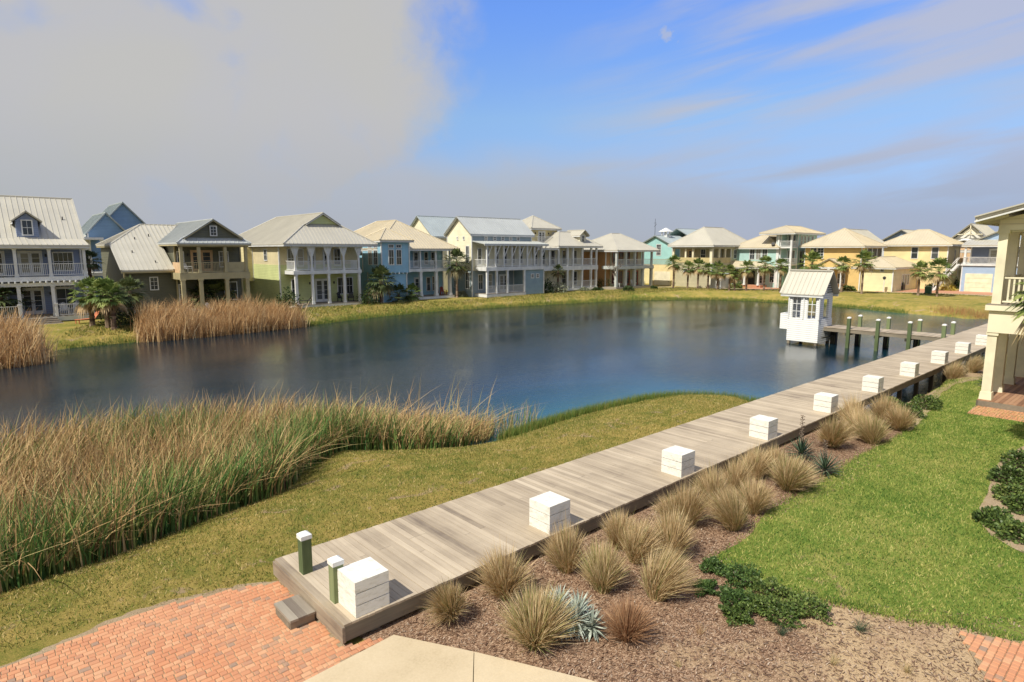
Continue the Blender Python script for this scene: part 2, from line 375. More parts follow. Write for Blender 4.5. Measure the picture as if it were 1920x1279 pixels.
sheet('shrub_bed', [at(*p) for p in ((1935, 835), (1880, 862), (1862, 892), (1851, 930), (1833, 967), (1854, 1000), (1882, 1021), (1935, 1045), (1985, 1040), (1990, 850))], M['sand'], .044, .3, 3, rough_edge=.03)
sheet('sand_patch', [at(*p) for p in ((1690, 760), (1740, 742), (1765, 722), (1840, 690), (1842, 712), (1790, 722), (1762, 742), (1735, 785), (1706, 812), (1690, 800))], M['sand'], .052, .3, 0, rough_edge=.04)
# concrete path
m, nt, b = newmat('concrete'); b.inputs['Roughness'].default_value = .85; p = geoco(nt)
L(nt, ramp(nt, math_(nt, 'ADD', math_(nt, 'MULTIPLY', noise(nt, p, .9, 6, .6), .7), math_(nt, 'MULTIPLY', noise(nt, p, 30, 3), .3)), [(.28, (.40, .31, .185)), (.42, (.50, .40, .25)), (.7, (.60, .49, .32))]), b.inputs['Base Color'])
bump(nt, b, noise(nt, p, 70, 4, .7), .3, .01); M['concrete'] = m
cm = MB()
A0, A1 = (4.72, 8.12), (5.42, 6.92)   # first slab top edge
A2 = at(1105, 1281); A3 = (2.2, 7.98)
cm.prism([(A0[0], A0[1], -.1), (A1[0] - .003, A1[1] + .004, -.1), (3.0, 4.0, -.1), (.5, 5.0, -.1), (A3[0], A3[1], -.1)], (0, 0, .155))
cm.prism([(A1[0] + .003, A1[1] - .004, -.1), (A2[0], A2[1], -.1), (7.2, 3.0, -.1), (6.8, 0.0, -.1), (3.02, 3.98, -.1)], (0, 0, .155))
o = obj('concrete_path', cm.mesh('concrete_path'), M['concrete']); o['kind'] = 'structure'

# brick pavers laid one by one
m, nt, b = newmat('clay_pavers'); b.inputs['Roughness'].default_value = .85; a_ = attr(nt); p = geoco(nt); nn = noise(nt, p, 14, 4, .6); n2 = noise(nt, p, .8, 3)
f = math_(nt, 'ADD', a_, math_(nt, 'MULTIPLY', math_(nt, 'SUBTRACT', nn, .5), .3), clamp=True)
c = ramp(nt, f, [(.0, (.26, .18, .13)), (.10, (.38, .20, .12)), (.2, (.47, .20, .10)), (.7, (.53, .23, .11)), (1, (.56, .30, .16))])
c = mixc(nt, math_(nt, 'MULTIPLY', math_(nt, 'SUBTRACT', n2, .35), .7, clamp=True), c, (.58, .38, .22))
L(nt, c, b.inputs['Base Color']); bump(nt, b, noise(nt, p, 60, 3), .3, .008); M['paver'] = m
def pavers(name, poly, z, row=.104, x_off=0):
    mb = MB(); xs = [q[0] for q in poly]; ys = [q[1] for q in poly]; y = min(ys); k = 0
    while y < max(ys):
        x = min(xs) + R.uniform(-.2, 0)
        while x < max(xs):
            w = R.choice((.075, .104, .104, .14, .15)); g_ = .0035
            if bool(inpoly([x + w / 2], [y + row / 2], poly)[0]):
                dz = R.uniform(-.003, .004); b0 = .008
                i = len(mb.v); r = R.random() ** .8
                x0, x1, y0, y1 = x + g_, x + w - g_, y + g_, y + row - g_
                j = lambda: R.uniform(-.004, .004)
                q = [(x0 + j(), y0 + j()), (x1 + j(), y0 + j()), (x1 + j(), y1 + j()), (x0 + j(), y1 + j())]; cx = (x0 + x1) / 2; cy = (y0 + y1) / 2
                mb.v += [(a, c_, z - .03) for a, c_ in q] + [(a, c_, z + .028 + dz) for a, c_ in q]
                mb.v += [(a + (b0 if a < cx else -b0), c_ + (b0 if c_ < cy else -b0), z + .038 + dz) for a, c_ in q]
                for u in range(4):
                    v_ = (u + 1) % 4
                    mb.f.append((i + u, i + v_, i + 4 + v_, i + 4 + u)); mb.r.append(r)
                    mb.f.append((i + 4 + u, i + 4 + v_, i + 8 + v_, i + 8 + u)); mb.r.append(r)
                mb.f.append((i + 8, i + 9, i + 10, i + 11)); mb.r.append(r)
            x += w
        y += row; k += 1
    o = obj(name, mb.mesh(name), M['paver']); o['kind'] = 'structure'; return o
plaza = spline([(4.02, 8.1), (4.0, 11.05), (3.2, 11.3), (2.2, 11.55), (1.2, 11.5), (.2, 11.3), (-1.0, 11.3), (-3, 11.6), (-6, 11.2), (-6, 8.0)], 1)
sheet('sand_joints', [(4.3, 7.95), (4.02, 8.2), (4.02, 11.02), (3.2, 11.35), (1.8, 11.62), (.2, 11.4), (-1, 11.4), (-3, 11.6), (-6, 11.2), (-6, 7.6)], M['sand'], .038, .4)
pavers('paved_plaza', [(4.66, 8.10), (4.3, 8.36), (3.97, 8.4), (3.97, 11.0)] + plaza[2:-1] + [(-6, 7.7), (2.2, 8.0)], .01)
sheet('sand_joints', [at(*p) for p in ((1795, 1188), (1850, 1281), (1960, 1290), (1960, 1215), (1925, 1208))], M['sand'], .040, .3)
pavers('paved_path', [at(*p) for p in ((1803, 1192), (1856, 1281), (1975, 1300), (1975, 1220), (1925, 1211))], .022)
sheet('sand_joints', [at(*p) for p in ((1812, 777), (1830, 760), (1960, 774), (1960, 800))], M['sand'], .040, .3)
pavers('porch_apron', [at(*p) for p in ((1814, 777), (1832, 762), (1960, 776), (1960, 799))], .022)

# far street: pale sidewalk and brick drives
walk = [(84, 66.5), (88.5, 60.5), (91.2, 54.0), (92.6, 50.5), (95.2, 44), (97.8, 38.5), (101.0, 32.5), (103.6, 27), (104.6, 20), (104.5, 10)]
w2_ = [(x + 1.6, y + .3) for x, y in walk]
def strip(name, a, b, mat, dz): return sheet(name, spline(a, 3, False) + spline(b, 3, False)[::-1], mat, dz, 1.2)
strip('sidewalk', walk, w2_, M['concrete'], .03)
m, nt, b = newmat('red_brick_drive'); b.inputs['Roughness'].default_value = .9; p = geoco(nt)
bt = N(nt, 'ShaderNodeTexBrick'); bt.inputs['Scale'].default_value = 4; bt.inputs['Color1'].default_value = (.52, .23, .12, 1); bt.inputs['Color2'].default_value = (.42, .18, .10, 1); bt.inputs['Mortar'].default_value = (.45, .32, .2, 1); L(nt, p, bt.inputs['Vector'])
L(nt, bt.outputs[0], b.inputs['Base Color']); M['drive'] = m
sheet('brick_drive', [(102.9, 33), (104.2, 33), (104.2, 30.8), (116, 30.8), (116, 26.5), (119, 25), (119, 15), (106.3, 14), (106.3, 22), (105, 28)], M['drive'], .036, 1.5)
sheet('brick_drive', [(94.3, 50.3), (98.6, 50), (100.9, 49.4), (100.9, 46), (96.2, 45.4)], M['drive'], .036, 1)

# fallen chips and litter on the mulch
def scatter(n, poly, rng=NP):
    P = np.array(poly); lo, hi = P.min(0), P.max(0); out = []
    tot = 0
    while tot < n:
        q = rng.uniform(lo, hi, (n * 2, 2)); k = inpoly(q[:, 0], q[:, 1], poly); out.append(q[k]); tot += k.sum()
    return np.concatenate(out)[:n]
def blades(name, pts, z0, hmin, hmax, w, lean, mat, segs=1, bend=.5, rnd=None, wind=(0, 0), lowg=0.0):
    n = len(pts); h = NP.uniform(hmin, hmax, n); az = NP.uniform(0, 2 * np.pi, n)
    ln = NP.uniform(0, lean, n) * h; dx = np.cos(az) * ln + wind[0] * h; dy = np.sin(az) * ln + wind[1] * h
    fa = NP.uniform(0, np.pi, n); wx_ = np.cos(fa) * w / 2; wy_ = np.sin(fa) * w / 2
    V = []; F = []
    lv = []
    for k in range(segs + 1):
        t = k / segs; tt = t ** (1 + bend); ww = (1 - t) ** .6 if k < segs else 0
        cx = pts[:, 0] + dx * tt; cy = pts[:, 1] + dy * tt; cz = z0 + h * (t - .12 * lean * t * t)
        if k < segs: V.append(np.stack([cx - wx_ * ww, cy - wy_ * ww, cz], 1)); V.append(np.stack([cx + wx_ * ww, cy + wy_ * ww, cz], 1))
        else: V.append(np.stack([cx, cy, cz], 1))
    V = np.concatenate(V); ar = np.arange(n); T = []
    for k in range(segs):
        a = ar + 2 * k * n; b_ = a + n
        if k < segs - 1:
            c_ = ar + 2 * (k + 1) * n; d_ = c_ + n; T.append(np.stack([a, b_, d_], 1)); T.append(np.stack([a, d_, c_], 1))
        else:
            c_ = ar + 2 * segs * n; T.append(np.stack([a, b_, c_], 1))
    F = np.concatenate(T); r = NP.uniform(0, 1, n) if rnd is None else rnd
    RR = [r] * (len(F) // n)
    if lowg:
        lo_ = np.where(NP.uniform(0, 1, n) < lowg, NP.uniform(.62, 1, n), r)
        for k in range(min(len(RR), 2 * (segs // 2))): RR[k] = lo_
    return npmesh(name, V, F, np.concatenate(RR), mat)
M['litter'] = mat_attr('bark_chips', [(0, (.10, .05, .03)), (.4, (.24, .14, .085)), (.8, (.38, .26, .165)), (1, (.52, .41, .30))])
bed = [(4.6, 8.3), (4.9, 7.9), (6.5, 5.0), (7.2, 3), (11, .5), (13, 1.3), (11.4, 3.4), (10.6, 5.2), (12, 6.3), (17.5, 5.6), (22, 6.2), (27, 6.6), (27, 8.3)]
q = scatter(26000, bed); n = len(q); an = NP.uniform(0, np.pi, n); l = NP.uniform(.01, .045, n); w = NP.uniform(.003, .010, n)
dx = np.cos(an) * l; dy = np.sin(an) * l; ex = -np.sin(an) * w; ey = np.cos(an) * w; z = hfun(q[:, 0], q[:, 1]) + .02; t1 = NP.uniform(0, .022, n); t2 = NP.uniform(0, .022, n)
V = np.concatenate([np.stack([q[:, 0] - dx - ex, q[:, 1] - dy - ey, z + t1], 1), np.stack([q[:, 0] + dx - ex, q[:, 1] + dy - ey, z + t2], 1), np.stack([q[:, 0] + dx + ex, q[:, 1] + dy + ey, z + t2 + .004], 1), np.stack([q[:, 0] - dx + ex, q[:, 1] - dy + ey, z + t1 + .004], 1)])
ar = np.arange(n); tag(obj('bark_litter', npmesh('bark_litter', V, np.stack([ar, ar + n, ar + 2 * n, ar + 3 * n], 1), NP.uniform(0, 1, n)), M['litter']), 'loose bark chips and twigs strewn over the mulch bed', 'mulch', kind='stuff')

# ---- grass blades
M['gr_olive'] = mat_attr('olive_grass', [(0, (.60, .46, .20)), (.25, (.42, .33, .10)), (.5, (.26, .24, .06)), (.75, (.15, .19, .03)), (1, (.08, .13, .02))], .8, .25, 1.2, .8)
M['gr_green'] = mat_attr('green_grass', [(0, (.56, .50, .18)), (.25, (.34, .37, .08)), (.5, (.20, .28, .05)), (.8, (.10, .19, .03)), (1, (.05, .12, .018))], .8, .25, 1.1, .9)
bankp = [(-4, 11.9), (1.7, 11.8), (4.0, 11.15), (6, 11.3), (28.2, 11.3), (28.4, 12.3), (27, 14.3), (24.5, 16.6), (15.5, 17.1), (12, 17.2), (9, 18.6), (6.5, 17), (4, 16.6), (-1, 15.9), (-6, 15.6)]
q = scatter(75000, bankp)
tag(obj('bank_grass', blades('bank_grass', q, hfun(q[:, 0], q[:, 1]), .03, .085, .019, 1.1, None), M['gr_olive']), 'short olive and tan turf on the bank left of the boardwalk', 'grass', kind='stuff')
lawnp = [at(1340, 1062)] + lawn_edge_top + [(40, 5.9), (30, 5.9), (29.5, 3), (22, -1), (15, -2), (13.2, .8)] + lawn_edge_bot[1:]
q = scatter(110000, lawnp)
k = inpoly(q[:, 0], q[:, 1], [at(*p) for p in ((1935, 835), (1880, 862), (1862, 892), (1851, 930), (1833, 967), (1854, 1000), (1882, 1021), (1935, 1045))]); q = q[~k]
tag(obj('lawn_grass', blades('lawn_grass', q, .03, .03, .08, .02, 1.1, None), M['gr_green']), 'mown green lawn between the mulch bed and the cream porch', 'grass', kind='stuff')
# taller green fringe on the near water edge and a ragged lawn border
def fringe(path, n, spread, hmin, hmax, w, mat, name, label, wind=(.1, 0), off=0):
    P = np.array(spline(path, 6, False)); seg = np.linalg.norm(np.diff(P, axis=0), axis=1); cum = np.concatenate([[0], np.cumsum(seg)])
    u = NP.uniform(0, cum[-1], n); i = np.clip(np.searchsorted(cum, u) - 1, 0, len(seg) - 1); t = (u - cum[i]) / seg[i]
    p = P[i] + (P[i + 1] - P[i]) * t[:, None] + NP.normal(0, spread, (n, 2)); z = np.maximum(hfun(p[:, 0], p[:, 1]), -1.15)
    return tag(obj(name, blades(name, p, z, hmin, hmax, w, .5, None, 2, .5, None, wind), mat), label, 'grass', kind='stuff')
M['gr_fringe'] = mat_attr('fringe_grass', [(0, (.30, .26, .07)), (.4, (.15, .21, .04)), (1, (.08, .16, .03))], .7, .3, .4, 1)
fringe([(15, 17.3), (18.6, 17.6), (21.5, 17.4), (25.0, 16.8), (27.2, 14.6), (28.3, 12.8)], 14000, .2, .15, .55, .016, M['gr_fringe'], 'shore_grass', 'taller bright green grass along the near edge of the pond')
fringe([(5.6, 55.7), (10.8, 56), (24, 57.2), (33.3, 59.6), (43.1, 60.5), (49, 59.8), (56.2, 58.6), (64, 57.0), (72.6, 55.4), at(1240, 562, -1), at(1330, 562, -1), at(1440, 566, -1), at(1540, 572, -1), at(1600, 578, -1), at(1700, 588, -1)], 26000, .35, .1, .4, .03, M['gr_fringe'], 'far_shore_grass', 'green grass fringe along the far edge of the pond')
fringe([at(1755, 590, -1), at(1800, 594, -1), at(1850, 597, -1), (96, 10)], 3500, .5, .3, .8, .03, mat_attr('rusty_grass', [(0, (.42, .2, .08)), (.6, (.40, .26, .1)), (1, (.3, .28, .09))], .8, .2), 'rusty_shore_grass', 'rust orange rushes at the right end of the far shore')
q = scatter(42000, [(5.5, 57), (10.8, 57), (24, 58), (33, 60.4), (43, 61.3), (50, 60.8), (57, 59.5), (73, 56.2), (84, 54), (92, 46), (99, 34), (102, 24), (104, 18), (104, 26), (97.5, 38), (92, 50), (88, 60), (78, 61.5), (62, 62.3), (50, 62.3), (34, 64), (10, 66)])
tag(obj('far_bank_grass', blades('far_bank_grass', q, hfun(q[:, 0], q[:, 1]), .08, .26, .06, 1.0, None), M['gr_olive']), 'patchy olive grass on the far bank below the houses', 'grass', kind='stuff')

for e_ in (lawn_edge_top, lawn_edge_bot):
    fringe(e_, 5500, .09, .03, .10, .018, M['gr_green'], 'lawn_border_grass', 'ragged grass along the ' + ('upper' if e_ is lawn_edge_top else 'lower') + ' border of the green lawn', (0, 0))
# ---- reeds
RD = [(0, (.10, .06, .03)), (.1, (.28, .18, .08)), (.3, (.56, .36, .16)), (.48, (.68, .50, .25)), (.56, (.46, .42, .16)), (.64, (.27, .31, .09)), (.8, (.12, .21, .05)), (1, (.055, .13, .035))]
M['reed'] = mat_attr('mixed_reeds', RD, .7, .2, .0)
M['reed_dry'] = mat_attr('dry_reeds', [(0, (.22, .12, .06)), (.3, (.50, .31, .14)), (.7, (.66, .43, .20)), (1, (.76, .60, .34))], .7, .25, .4, 1)
reedp = [(-7, 15.4), (0, 15.2), (1.8, 15.5), (4.3, 16.3), (6.2, 16.4), (7.4, 17.9), (9.0, 18.6), (10.3, 18.3), (11.7, 17.0), (13.0, 17.1), (14.6, 17.6), (15.3, 18.2), (14.6, 20.2), (13.2, 21.6), (11.6, 22.6), (10, 23.5), (8.3, 24.6), (6, 26.0), (2, 26.5), (-2, 26), (-9, 25.5)]
q = scatter(36000, reedp)
gp = np.sin(q[:, 0] * .9 + 1) * np.cos(q[:, 1] * .8 + .5 * q[:, 0]) + .6 * np.sin(q[:, 1] * 2.1 + q[:, 0] * 1.3)
sdr = np.clip(sdist(q[:, 0], q[:, 1]), -3, 3)
nearness = np.clip(1 - (sdr + 2.2) / 2.5, 0, 1)
prob = np.clip(.26 - .16 * np.clip((q[:, 0] - 8) / 3, 0, 1) + .26 * gp + .3 * (sdr > -1.2) + .12 * np.exp(-((q[:, 0] - 5) / 3.5) ** 2 - ((q[:, 1] - 23) / 3) ** 2) * 3 + .10 * sdr + .1 * (q[:, 1] > 22) * (q[:, 0] > 3), .05, .85)
green = NP.uniform(0, 1, len(q)) < prob
rn = np.where(green, NP.uniform(.6, 1, len(q)), NP.uniform(.0, .56, len(q)))
zb = np.maximum(hfun(q[:, 0], q[:, 1]), -1.2)
hs = 1 - .45 * np.clip((q[:, 0] - 12) / 3, 0, 1)
q1 = q[:29000]
hq = 1 - .50 * np.clip((q1[:, 0] - 8.5) / 6, 0, 1)
cl_ = .5 + .5 * np.sin(q1[:, 0] * 3.1 + 2 * np.sin(q1[:, 1] * 1.7)) * np.sin(q1[:, 1] * 2.7 + 1.5 * np.sin(q1[:, 0] * 1.3))
wv = .04 + .20 * (.5 + .5 * np.sin(q1[:, 0] * .8 - q1[:, 1] * .5)) + NP.normal(0, .15, len(q1))
me = blades('reed_bed', q1, zb[:29000] - .35 * (1 - cl_) * NP.uniform(0, 1, len(q1)), 1.1 * hq, 2.35 * hq, .042, .44, None, 4, .9, rn[:29000], (wv, -.45 * wv + NP.normal(0, .14, len(q1))), .45)
tag(obj('reed_bed', me, M['reed']), 'dense bed of tan and green reeds leaning in the wind beside the pond', 'reeds', kind='stuff')
q2 = q[29000:]
me = blades('bent_reeds', q2, zb[29000:] + .25, .5, 1.7, .03, 2.2, None, 4, .5, NP.uniform(.1, .58, len(q2)), (.25, 0))
tag(obj('bent_reeds', me, M['reed']), 'broken and bent dry reeds tangled through the near reed bed', 'reeds', kind='stuff')
q = scatter(500, [(14, 17.4), (17.2, 17.5), (18, 18.6), (16, 19.6), (14, 20)]); 
tag(obj('reed_stragglers', blades('reed_stragglers', q, np.maximum(hfun(q[:, 0], q[:, 1]), -1.1), .4, 1.3, .02, .5, None, 3, .8, NP.uniform(.1, 1, 500), (.1, -.05)), M['reed']), 'thin scattered reeds at the right tip of the near bed', 'reeds', kind='stuff')
def reedpatch(poly, n, hmin, hmax, label):
    q = scatter(n, poly) + NP.normal(0, .28, (n, 2)); q = q[sdist(q[:, 0], q[:, 1]) > -1.6]; n = len(q); z = np.maximum(hfun(q[:, 0], q[:, 1]), -1.1)
    tag(obj('dry_reeds', blades('dry_reeds', q, z, hmin * .6, hmax * (.80 + .20 * np.sin(q[:, 0] * 1.7 + np.sin(q[:, 1] * 2)) * np.sin(q[:, 0] * .6 + 2)) , .05, .5, None, 3, .8, None, (.05 + NP.normal(0, .12, n), NP.normal(0, .1, n))), M['reed_dry']), label, 'reeds', kind='stuff')
reedpatch([(10.4, 55.2), (16, 55.2), (23.8, 56.2), (24.6, 57.2), (22, 58.8), (12, 58.6), (10.6, 57.2)], 9000, 1.8, 3.2, 'tall stand of dry orange reeds on the far shore before the olive house')
reedpatch([(-6, 48), (1.5, 48.4), (3.6, 48.8), (4.2, 51.5), (3.6, 54), (0, 56), (-6, 56)], 7000, 2.0, 3.3, 'tall stand of dry reeds at the left edge before the blue grey house')
q = scatter(420, reedp)
tag(obj('tall_stalks', blades('tall_stalks', q, np.maximum(hfun(q[:, 0], q[:, 1]), -1.1) + .6, 1.4, 2.1, .028, .35, None, 3, .7, NP.uniform(.2, .56, 420), (.12, -.05)), M['reed']), 'single taller straw stalks standing out of the near reed bed', 'reeds', kind='stuff')
for nm, pl_, cnt in (('far', [(10.6, 55.2), (23.8, 56.0), (24.2, 56.9), (12, 56.6)], 420), ('left', [(-3, 48.2), (3.6, 48.9), (4.2, 51), (2, 51)], 300)):
    q = scatter(cnt, pl_)
    tag(obj('broken_reeds', blades('broken_reeds', q, np.full(cnt, -.95), .4, 1.1, .05, 3.2, None, 3, .4, NP.uniform(.5, 1, cnt)), M['reed_dry']), f'pale broken reed stems fallen at the waterline of the {"middle" if nm == "far" else "left edge"} dry reed stand', 'reeds', kind='stuff')
# ---------------------------------------------------------------- house kit
class House:
    def __init__(s, x, y, label, cat='house', name='house', trim='white', group='pastel houses round the pond'):
        s.o = empty(name, (x, y, 0), label, cat, group); s.t = M[trim]
    def p(s, name, mb, mat, label=None, parent=None):
        pr = parent or s.o
        o = obj(name, mb.mesh(name, wloc(s.o)), mat, pr)
        if label: o['label'] = label
        return o
    def wall(s, x0, x1, y0, y1, z0, z1, mat, label=None):
        mb = MB(); mb.box(x0, x1, y0, y1, z0, z1, .5)
        w = s.p('wall', mb, M[mat], label)
        for cx, cy in ((x0, y0), (x1, y0), (x0, y1)):
            cb = MB(); cb.box(cx - .07, cx + .07, cy - .07, cy + .07, z0, z1 - .02); s.p('corner_board', cb, s.t)
        return w
    def gwallX(s, x, y0, y1, z0, z1, mat, th=.15):   # gable triangle in plane x, facing -x
        mb = MB(); mb.prism([(x, y0, z0), (x, y1, z0), (x, (y0 + y1) / 2, z1)], (th, 0, 0)); return s.p('gable_wall', mb, M[mat])
    def gwallY(s, y, x0, x1, z0, z1, mat, th=.15):
        mb = MB(); mb.prism([(x0, y, z0), (x1, y, z0), ((x0 + x1) / 2, y, z1)], (0, th, 0)); return s.p('gable_wall', mb, M[mat])
    def roof(s, planes, mat, th=.14, rib=.42, label=None, caps=True, name='roof'):
        mb = MB(); rb = MB()
        for pl in planes:
            P = [Vector(q) for q in pl]
            n = (P[1] - P[0]).cross(P[-1] - P[0]).normalized()
            if n.z < 0: n = -n
            mb.prism([tuple(q) for q in P], (0, 0, -th), .5)
            e = (P[1] - P[0]); Ln = e.length; e.normalize(); up = n.cross(e)
            if up.z < 0: up = -up
            c2 = [((q - P[0]).dot(e), (q - P[0]).dot(up)) for q in P]
            k = rib * .5
            us = [c[0] for c in c2]; k = min(us) + rib * .5
            while k < max(us):
                hit = []
                for i in range(len(c2)):
                    a, b = c2[i], c2[(i + 1) % len(c2)]
                    if (a[0] <= k) != (b[0] <= k): hit.append(a[1] + (b[1] - a[1]) * (k - a[0]) / (b[0] - a[0]))
                if len(hit) >= 2:
                    lo, hi = min(hit), max(hit)
                    if hi - lo > .15:
                        p0 = P[0] + e * k + up * (lo + .01) + n * .018; p1 = P[0] + e * k + up * (hi - .03) + n * .018
                        mb.bar(p0, p1, .035, .045, n, .5)
                k += rib
            if caps:
                for i in range(1, len(P)):
                    a, b = P[i], P[(i + 1) % len(P)]
                    if abs((b - a).normalized().dot(e)) < .98 or a.z > P[0].z + .3: mb.bar(a + n * .02, b + n * .02, .16, .05, n, .5)
        r = s.p(name, mb, M[mat], label)
        fb = MB()   # fascia under the eave
        for pl in planes:
            a, b = Vector(pl[0]), Vector(pl[1]); d = (b - a).normalized(); inw = Vector((-d.y, d.x, 0))
            fb.bar(a + inw * .06 - Vector((0, 0, th + .07)), b + inw * .06 - Vector((0, 0, th + .07)), .06, .16)
        s.p('fascia', fb, s.t, parent=r) if False else s.p('fascia', fb, s.t)
        return r
    def hip(s, x0, x1, y0, y1, ze, zr, mat, ax='X', r0=None, r1=None, **k):
        xm, ym = (x0 + x1) / 2, (y0 + y1) / 2
        A, B, Cc, D = (x0, y0, ze), (x1, y0, ze), (x1, y1, ze), (x0, y1, ze)
        if ax == 'X':
            P0, P1 = (r0, ym, zr), (r1, ym, zr); pl = [[A, B, P1, P0], [B, Cc, P1], [Cc, D, P0, P1], [D, A, P0]]
        else:
            P0, P1 = (xm, r0, zr), (xm, r1, zr); pl = [[A, B, P0], [B, Cc, P1, P0], [Cc, D, P1], [D, A, P0, P1]]
        if (r0 == r1):
            P = (r0, ym, zr) if ax == 'X' else (xm, r0, zr); pl = [[A, B, P], [B, Cc, P], [Cc, D, P], [D, A, P]]
        s.soffit(x0, x1, y0, y1, ze)
        return s.roof(pl, mat, **k)
    def soffit(s, x0, x1, y0, y1, ze):
        mb = MB(); mb.box(x0 + .12, x1 - .12, y0 + .12, y1 - .12, ze - .22, ze - .17); s.p('soffit', mb, s.t)
    def gableX(s, x0, x1, y0, y1, ze, zr, mat, **k):
        ym = (y0 + y1) / 2; return s.roof([[(x0, y0, ze), (x1, y0, ze), (x1, ym, zr), (x0, ym, zr)], [(x1, y1, ze), (x0, y1, ze), (x0, ym, zr), (x1, ym, zr)]], mat, **k)
    def gableY(s, x0, x1, y0, y1, ze, zr, mat, **k):
        xm = (x0 + x1) / 2; return s.roof([[(x1, y0, ze), (x1, y1, ze), (xm, y1, zr), (xm, y0, zr)], [(x0, y1, ze), (x0, y0, ze), (xm, y0, zr), (xm, y1, zr)]], mat, **k)
    def gablet(s, x0, x1, yf, yb, ze, zr, zp, wallmat, mat, back=None):
        xm = (x0 + x1) / 2; f = (zp - ze) / (zr - ze); xa, xb = x0 + (xm - x0) * f, x1 - (x1 - xm) * f; yp = yf + (zp - ze) * 1.15
        yr = yb if back is None else back
        s.soffit(x0, x1, yf, yb, ze)
        s.roof([[(x0, yf, ze), (x1, yf, ze), (xb, yp, zp), (xa, yp, zp)],
                [(x1, yf, ze), (x1, yb, ze), (xm, yr, zr), (xm, yp - .35, zr), (xb, yp - .35, zp), (xb, yp, zp)],
                [(x0, yb, ze), (x0, yf, ze), (xa, yp, zp), (xa, yp - .35, zp), (xm, yp - .35, zr), (xm, yr, zr)],
                [(x1, yb, ze), (x0, yb, ze), (xm, yr, zr)]], mat)
        mb = MB(); mb.prism([(xa + .25, yp - .1, zp + .02), (xb - .25, yp - .1, zp + .02), (xm, yp - .1, zr - .22)], (0, .12, 0)); s.p('gable_wall', mb, M[wallmat])
        gb = MB(); 
        for q in (xa, xb): gb.bar((q, yp - .33, zp - .12), (xm, yp - .33, zr - .12), .06, .2, (0, -1, 0))
        s.p('gable_trim', gb, s.t)
        return yp
    def win(s, face, pl, a0, a1, z0, z1, na=2, nz=2, name='window', mat=None, bw=.09, pane='glass_dark', label=None, mt=.028):
        fr = MB(); pn = MB()
        def bx(m, u0, u1, w0, w1, o0, o1):
            if face == 'F': m.box(u0, u1, pl - o1, pl - o0, w0, w1)
            elif face == 'L': m.box(pl - o1, pl - o0, u0, u1, w0, w1)
            elif face == 'R': m.box(pl + o0, pl + o1, u0, u1, w0, w1)
        bx(fr, a0 - bw, a0, z0 - bw, z1 + bw, -.02, .06); bx(fr, a1, a1 + bw, z0 - bw, z1 + bw, -.02, .06)
        bx(fr, a0, a1, z1, z1 + bw, -.02, .06); bx(fr, a0, a1, z0 - bw, z0, -.02, .075)
        for i in range(1, na): u = a0 + (a1 - a0) * i / na; bx(fr, u - mt / 2, u + mt / 2, z0, z1, .018, .045)
        for i in range(1, nz): w = z0 + (z1 - z0) * i / nz; t = mt * (1.5 if i * 2 == nz else 1); bx(fr, a0, a1, w - t / 2, w + t / 2, .016, .043)
        bx(pn, a0 - .01, a1 + .01, z0 - .01, z1 + .01, -.02, .015)
        w = s.p(name, fr, M[mat] if mat else s.t, label); s.p('pane', pn, M[pane], parent=w); return w
    def door(s, face, pl, a0, a1, z0, z1, leaves=1, mat=None, pane='glass_dark'):
        w = (a1 - a0) / leaves; st = .13
        for i in range(leaves):
            u0 = a0 + w * i; fr = MB(); pn = MB(); hd = MB()
            def bx(m, p, q, r_, t_, o0, o1):
                if face == 'F': m.box(p, q, pl - o1, pl - o0, r_, t_)
                else: m.box(pl - o1, pl - o0, p, q, r_, t_)
            bx(fr, u0, u0 + st, z0, z1, -.02, .05); bx(fr, u0 + w - st, u0 + w - .01, z0, z1, -.02, .05)
            bx(fr, u0 + st, u0 + w - st, z0, z0 + .3, -.02, .048); bx(fr, u0 + st, u0 + w - st, z1 - .14, z1, -.02, .048)
            for k in range(1, 4): zz = z0 + .3 + (z1 - z0 - .44) * k / 4; bx(fr, u0 + st, u0 + w - st, zz - .015, zz + .015, .016, .04)
            bx(pn, u0 + st - .01, u0 + w - st + .01, z0 + .29, z1 - .13, -.02, .014)
            hx = u0 + (w - st / 2 - .02 if (i == 0 and leaves == 2) else st / 2); bx(hd, hx - .02, hx + .02, z0 + .95, z0 + 1.1, .05, .09)
            d = s.p('door', fr, M[mat] if mat else s.t); s.p('pane', pn, M[pane], parent=d); s.p('handle', hd, M['dark'], parent=d)
        fr = MB(); bw = .1
        if face == 'F': fr.box(a0 - bw, a0 - .003, pl - .07, pl + .02, z0, z1 + bw); fr.box(a1 + .003, a1 + bw, pl - .07, pl + .02, z0, z1 + bw); fr.box(a0, a1, pl - .07, pl + .02, z1 + .003, z1 + bw)
        else: fr.box(pl - .07, pl + .02, a0 - bw, a0 - .003, z0, z1 + bw); fr.box(pl - .07, pl + .02, a1 + .003, a1 + bw, z0, z1 + bw); fr.box(pl - .07, pl + .02, a0, a1, z1 + .003, z1 + bw)
        s.p('door_frame', fr, M[mat] if mat else s.t)
    def col(s, x, y, z0, z1, w=.3, mat=None, flare=False, plinth=True):
        mb = MB(); h = w / 2
        mb.box(x - h * .86, x + h * .86, y - h * .86, y + h * .86, z0 + (.3 if plinth else 0), z1 - .12)
        if plinth: mb.box(x - h * 1.15, x + h * 1.15, y - h * 1.15, y + h * 1.15, z0, z0 + .3, None, h * .12, h * .12)
        mb.box(x - h * 1.1, x + h * 1.1, y - h * 1.1, y + h * 1.1, z1 - .12, z1)
        if flare:
            for q in (-1, 1): mb.prism([(x + q * h * .8, y - .07, z1 - 1.25), (x + q * (h + .42), y - .07, z1 - .02), (x + q * h * .8, y - .07, z1 - .02)], (0, .14, 0))
        return s.p('column', mb, M[mat] if mat else s.t)
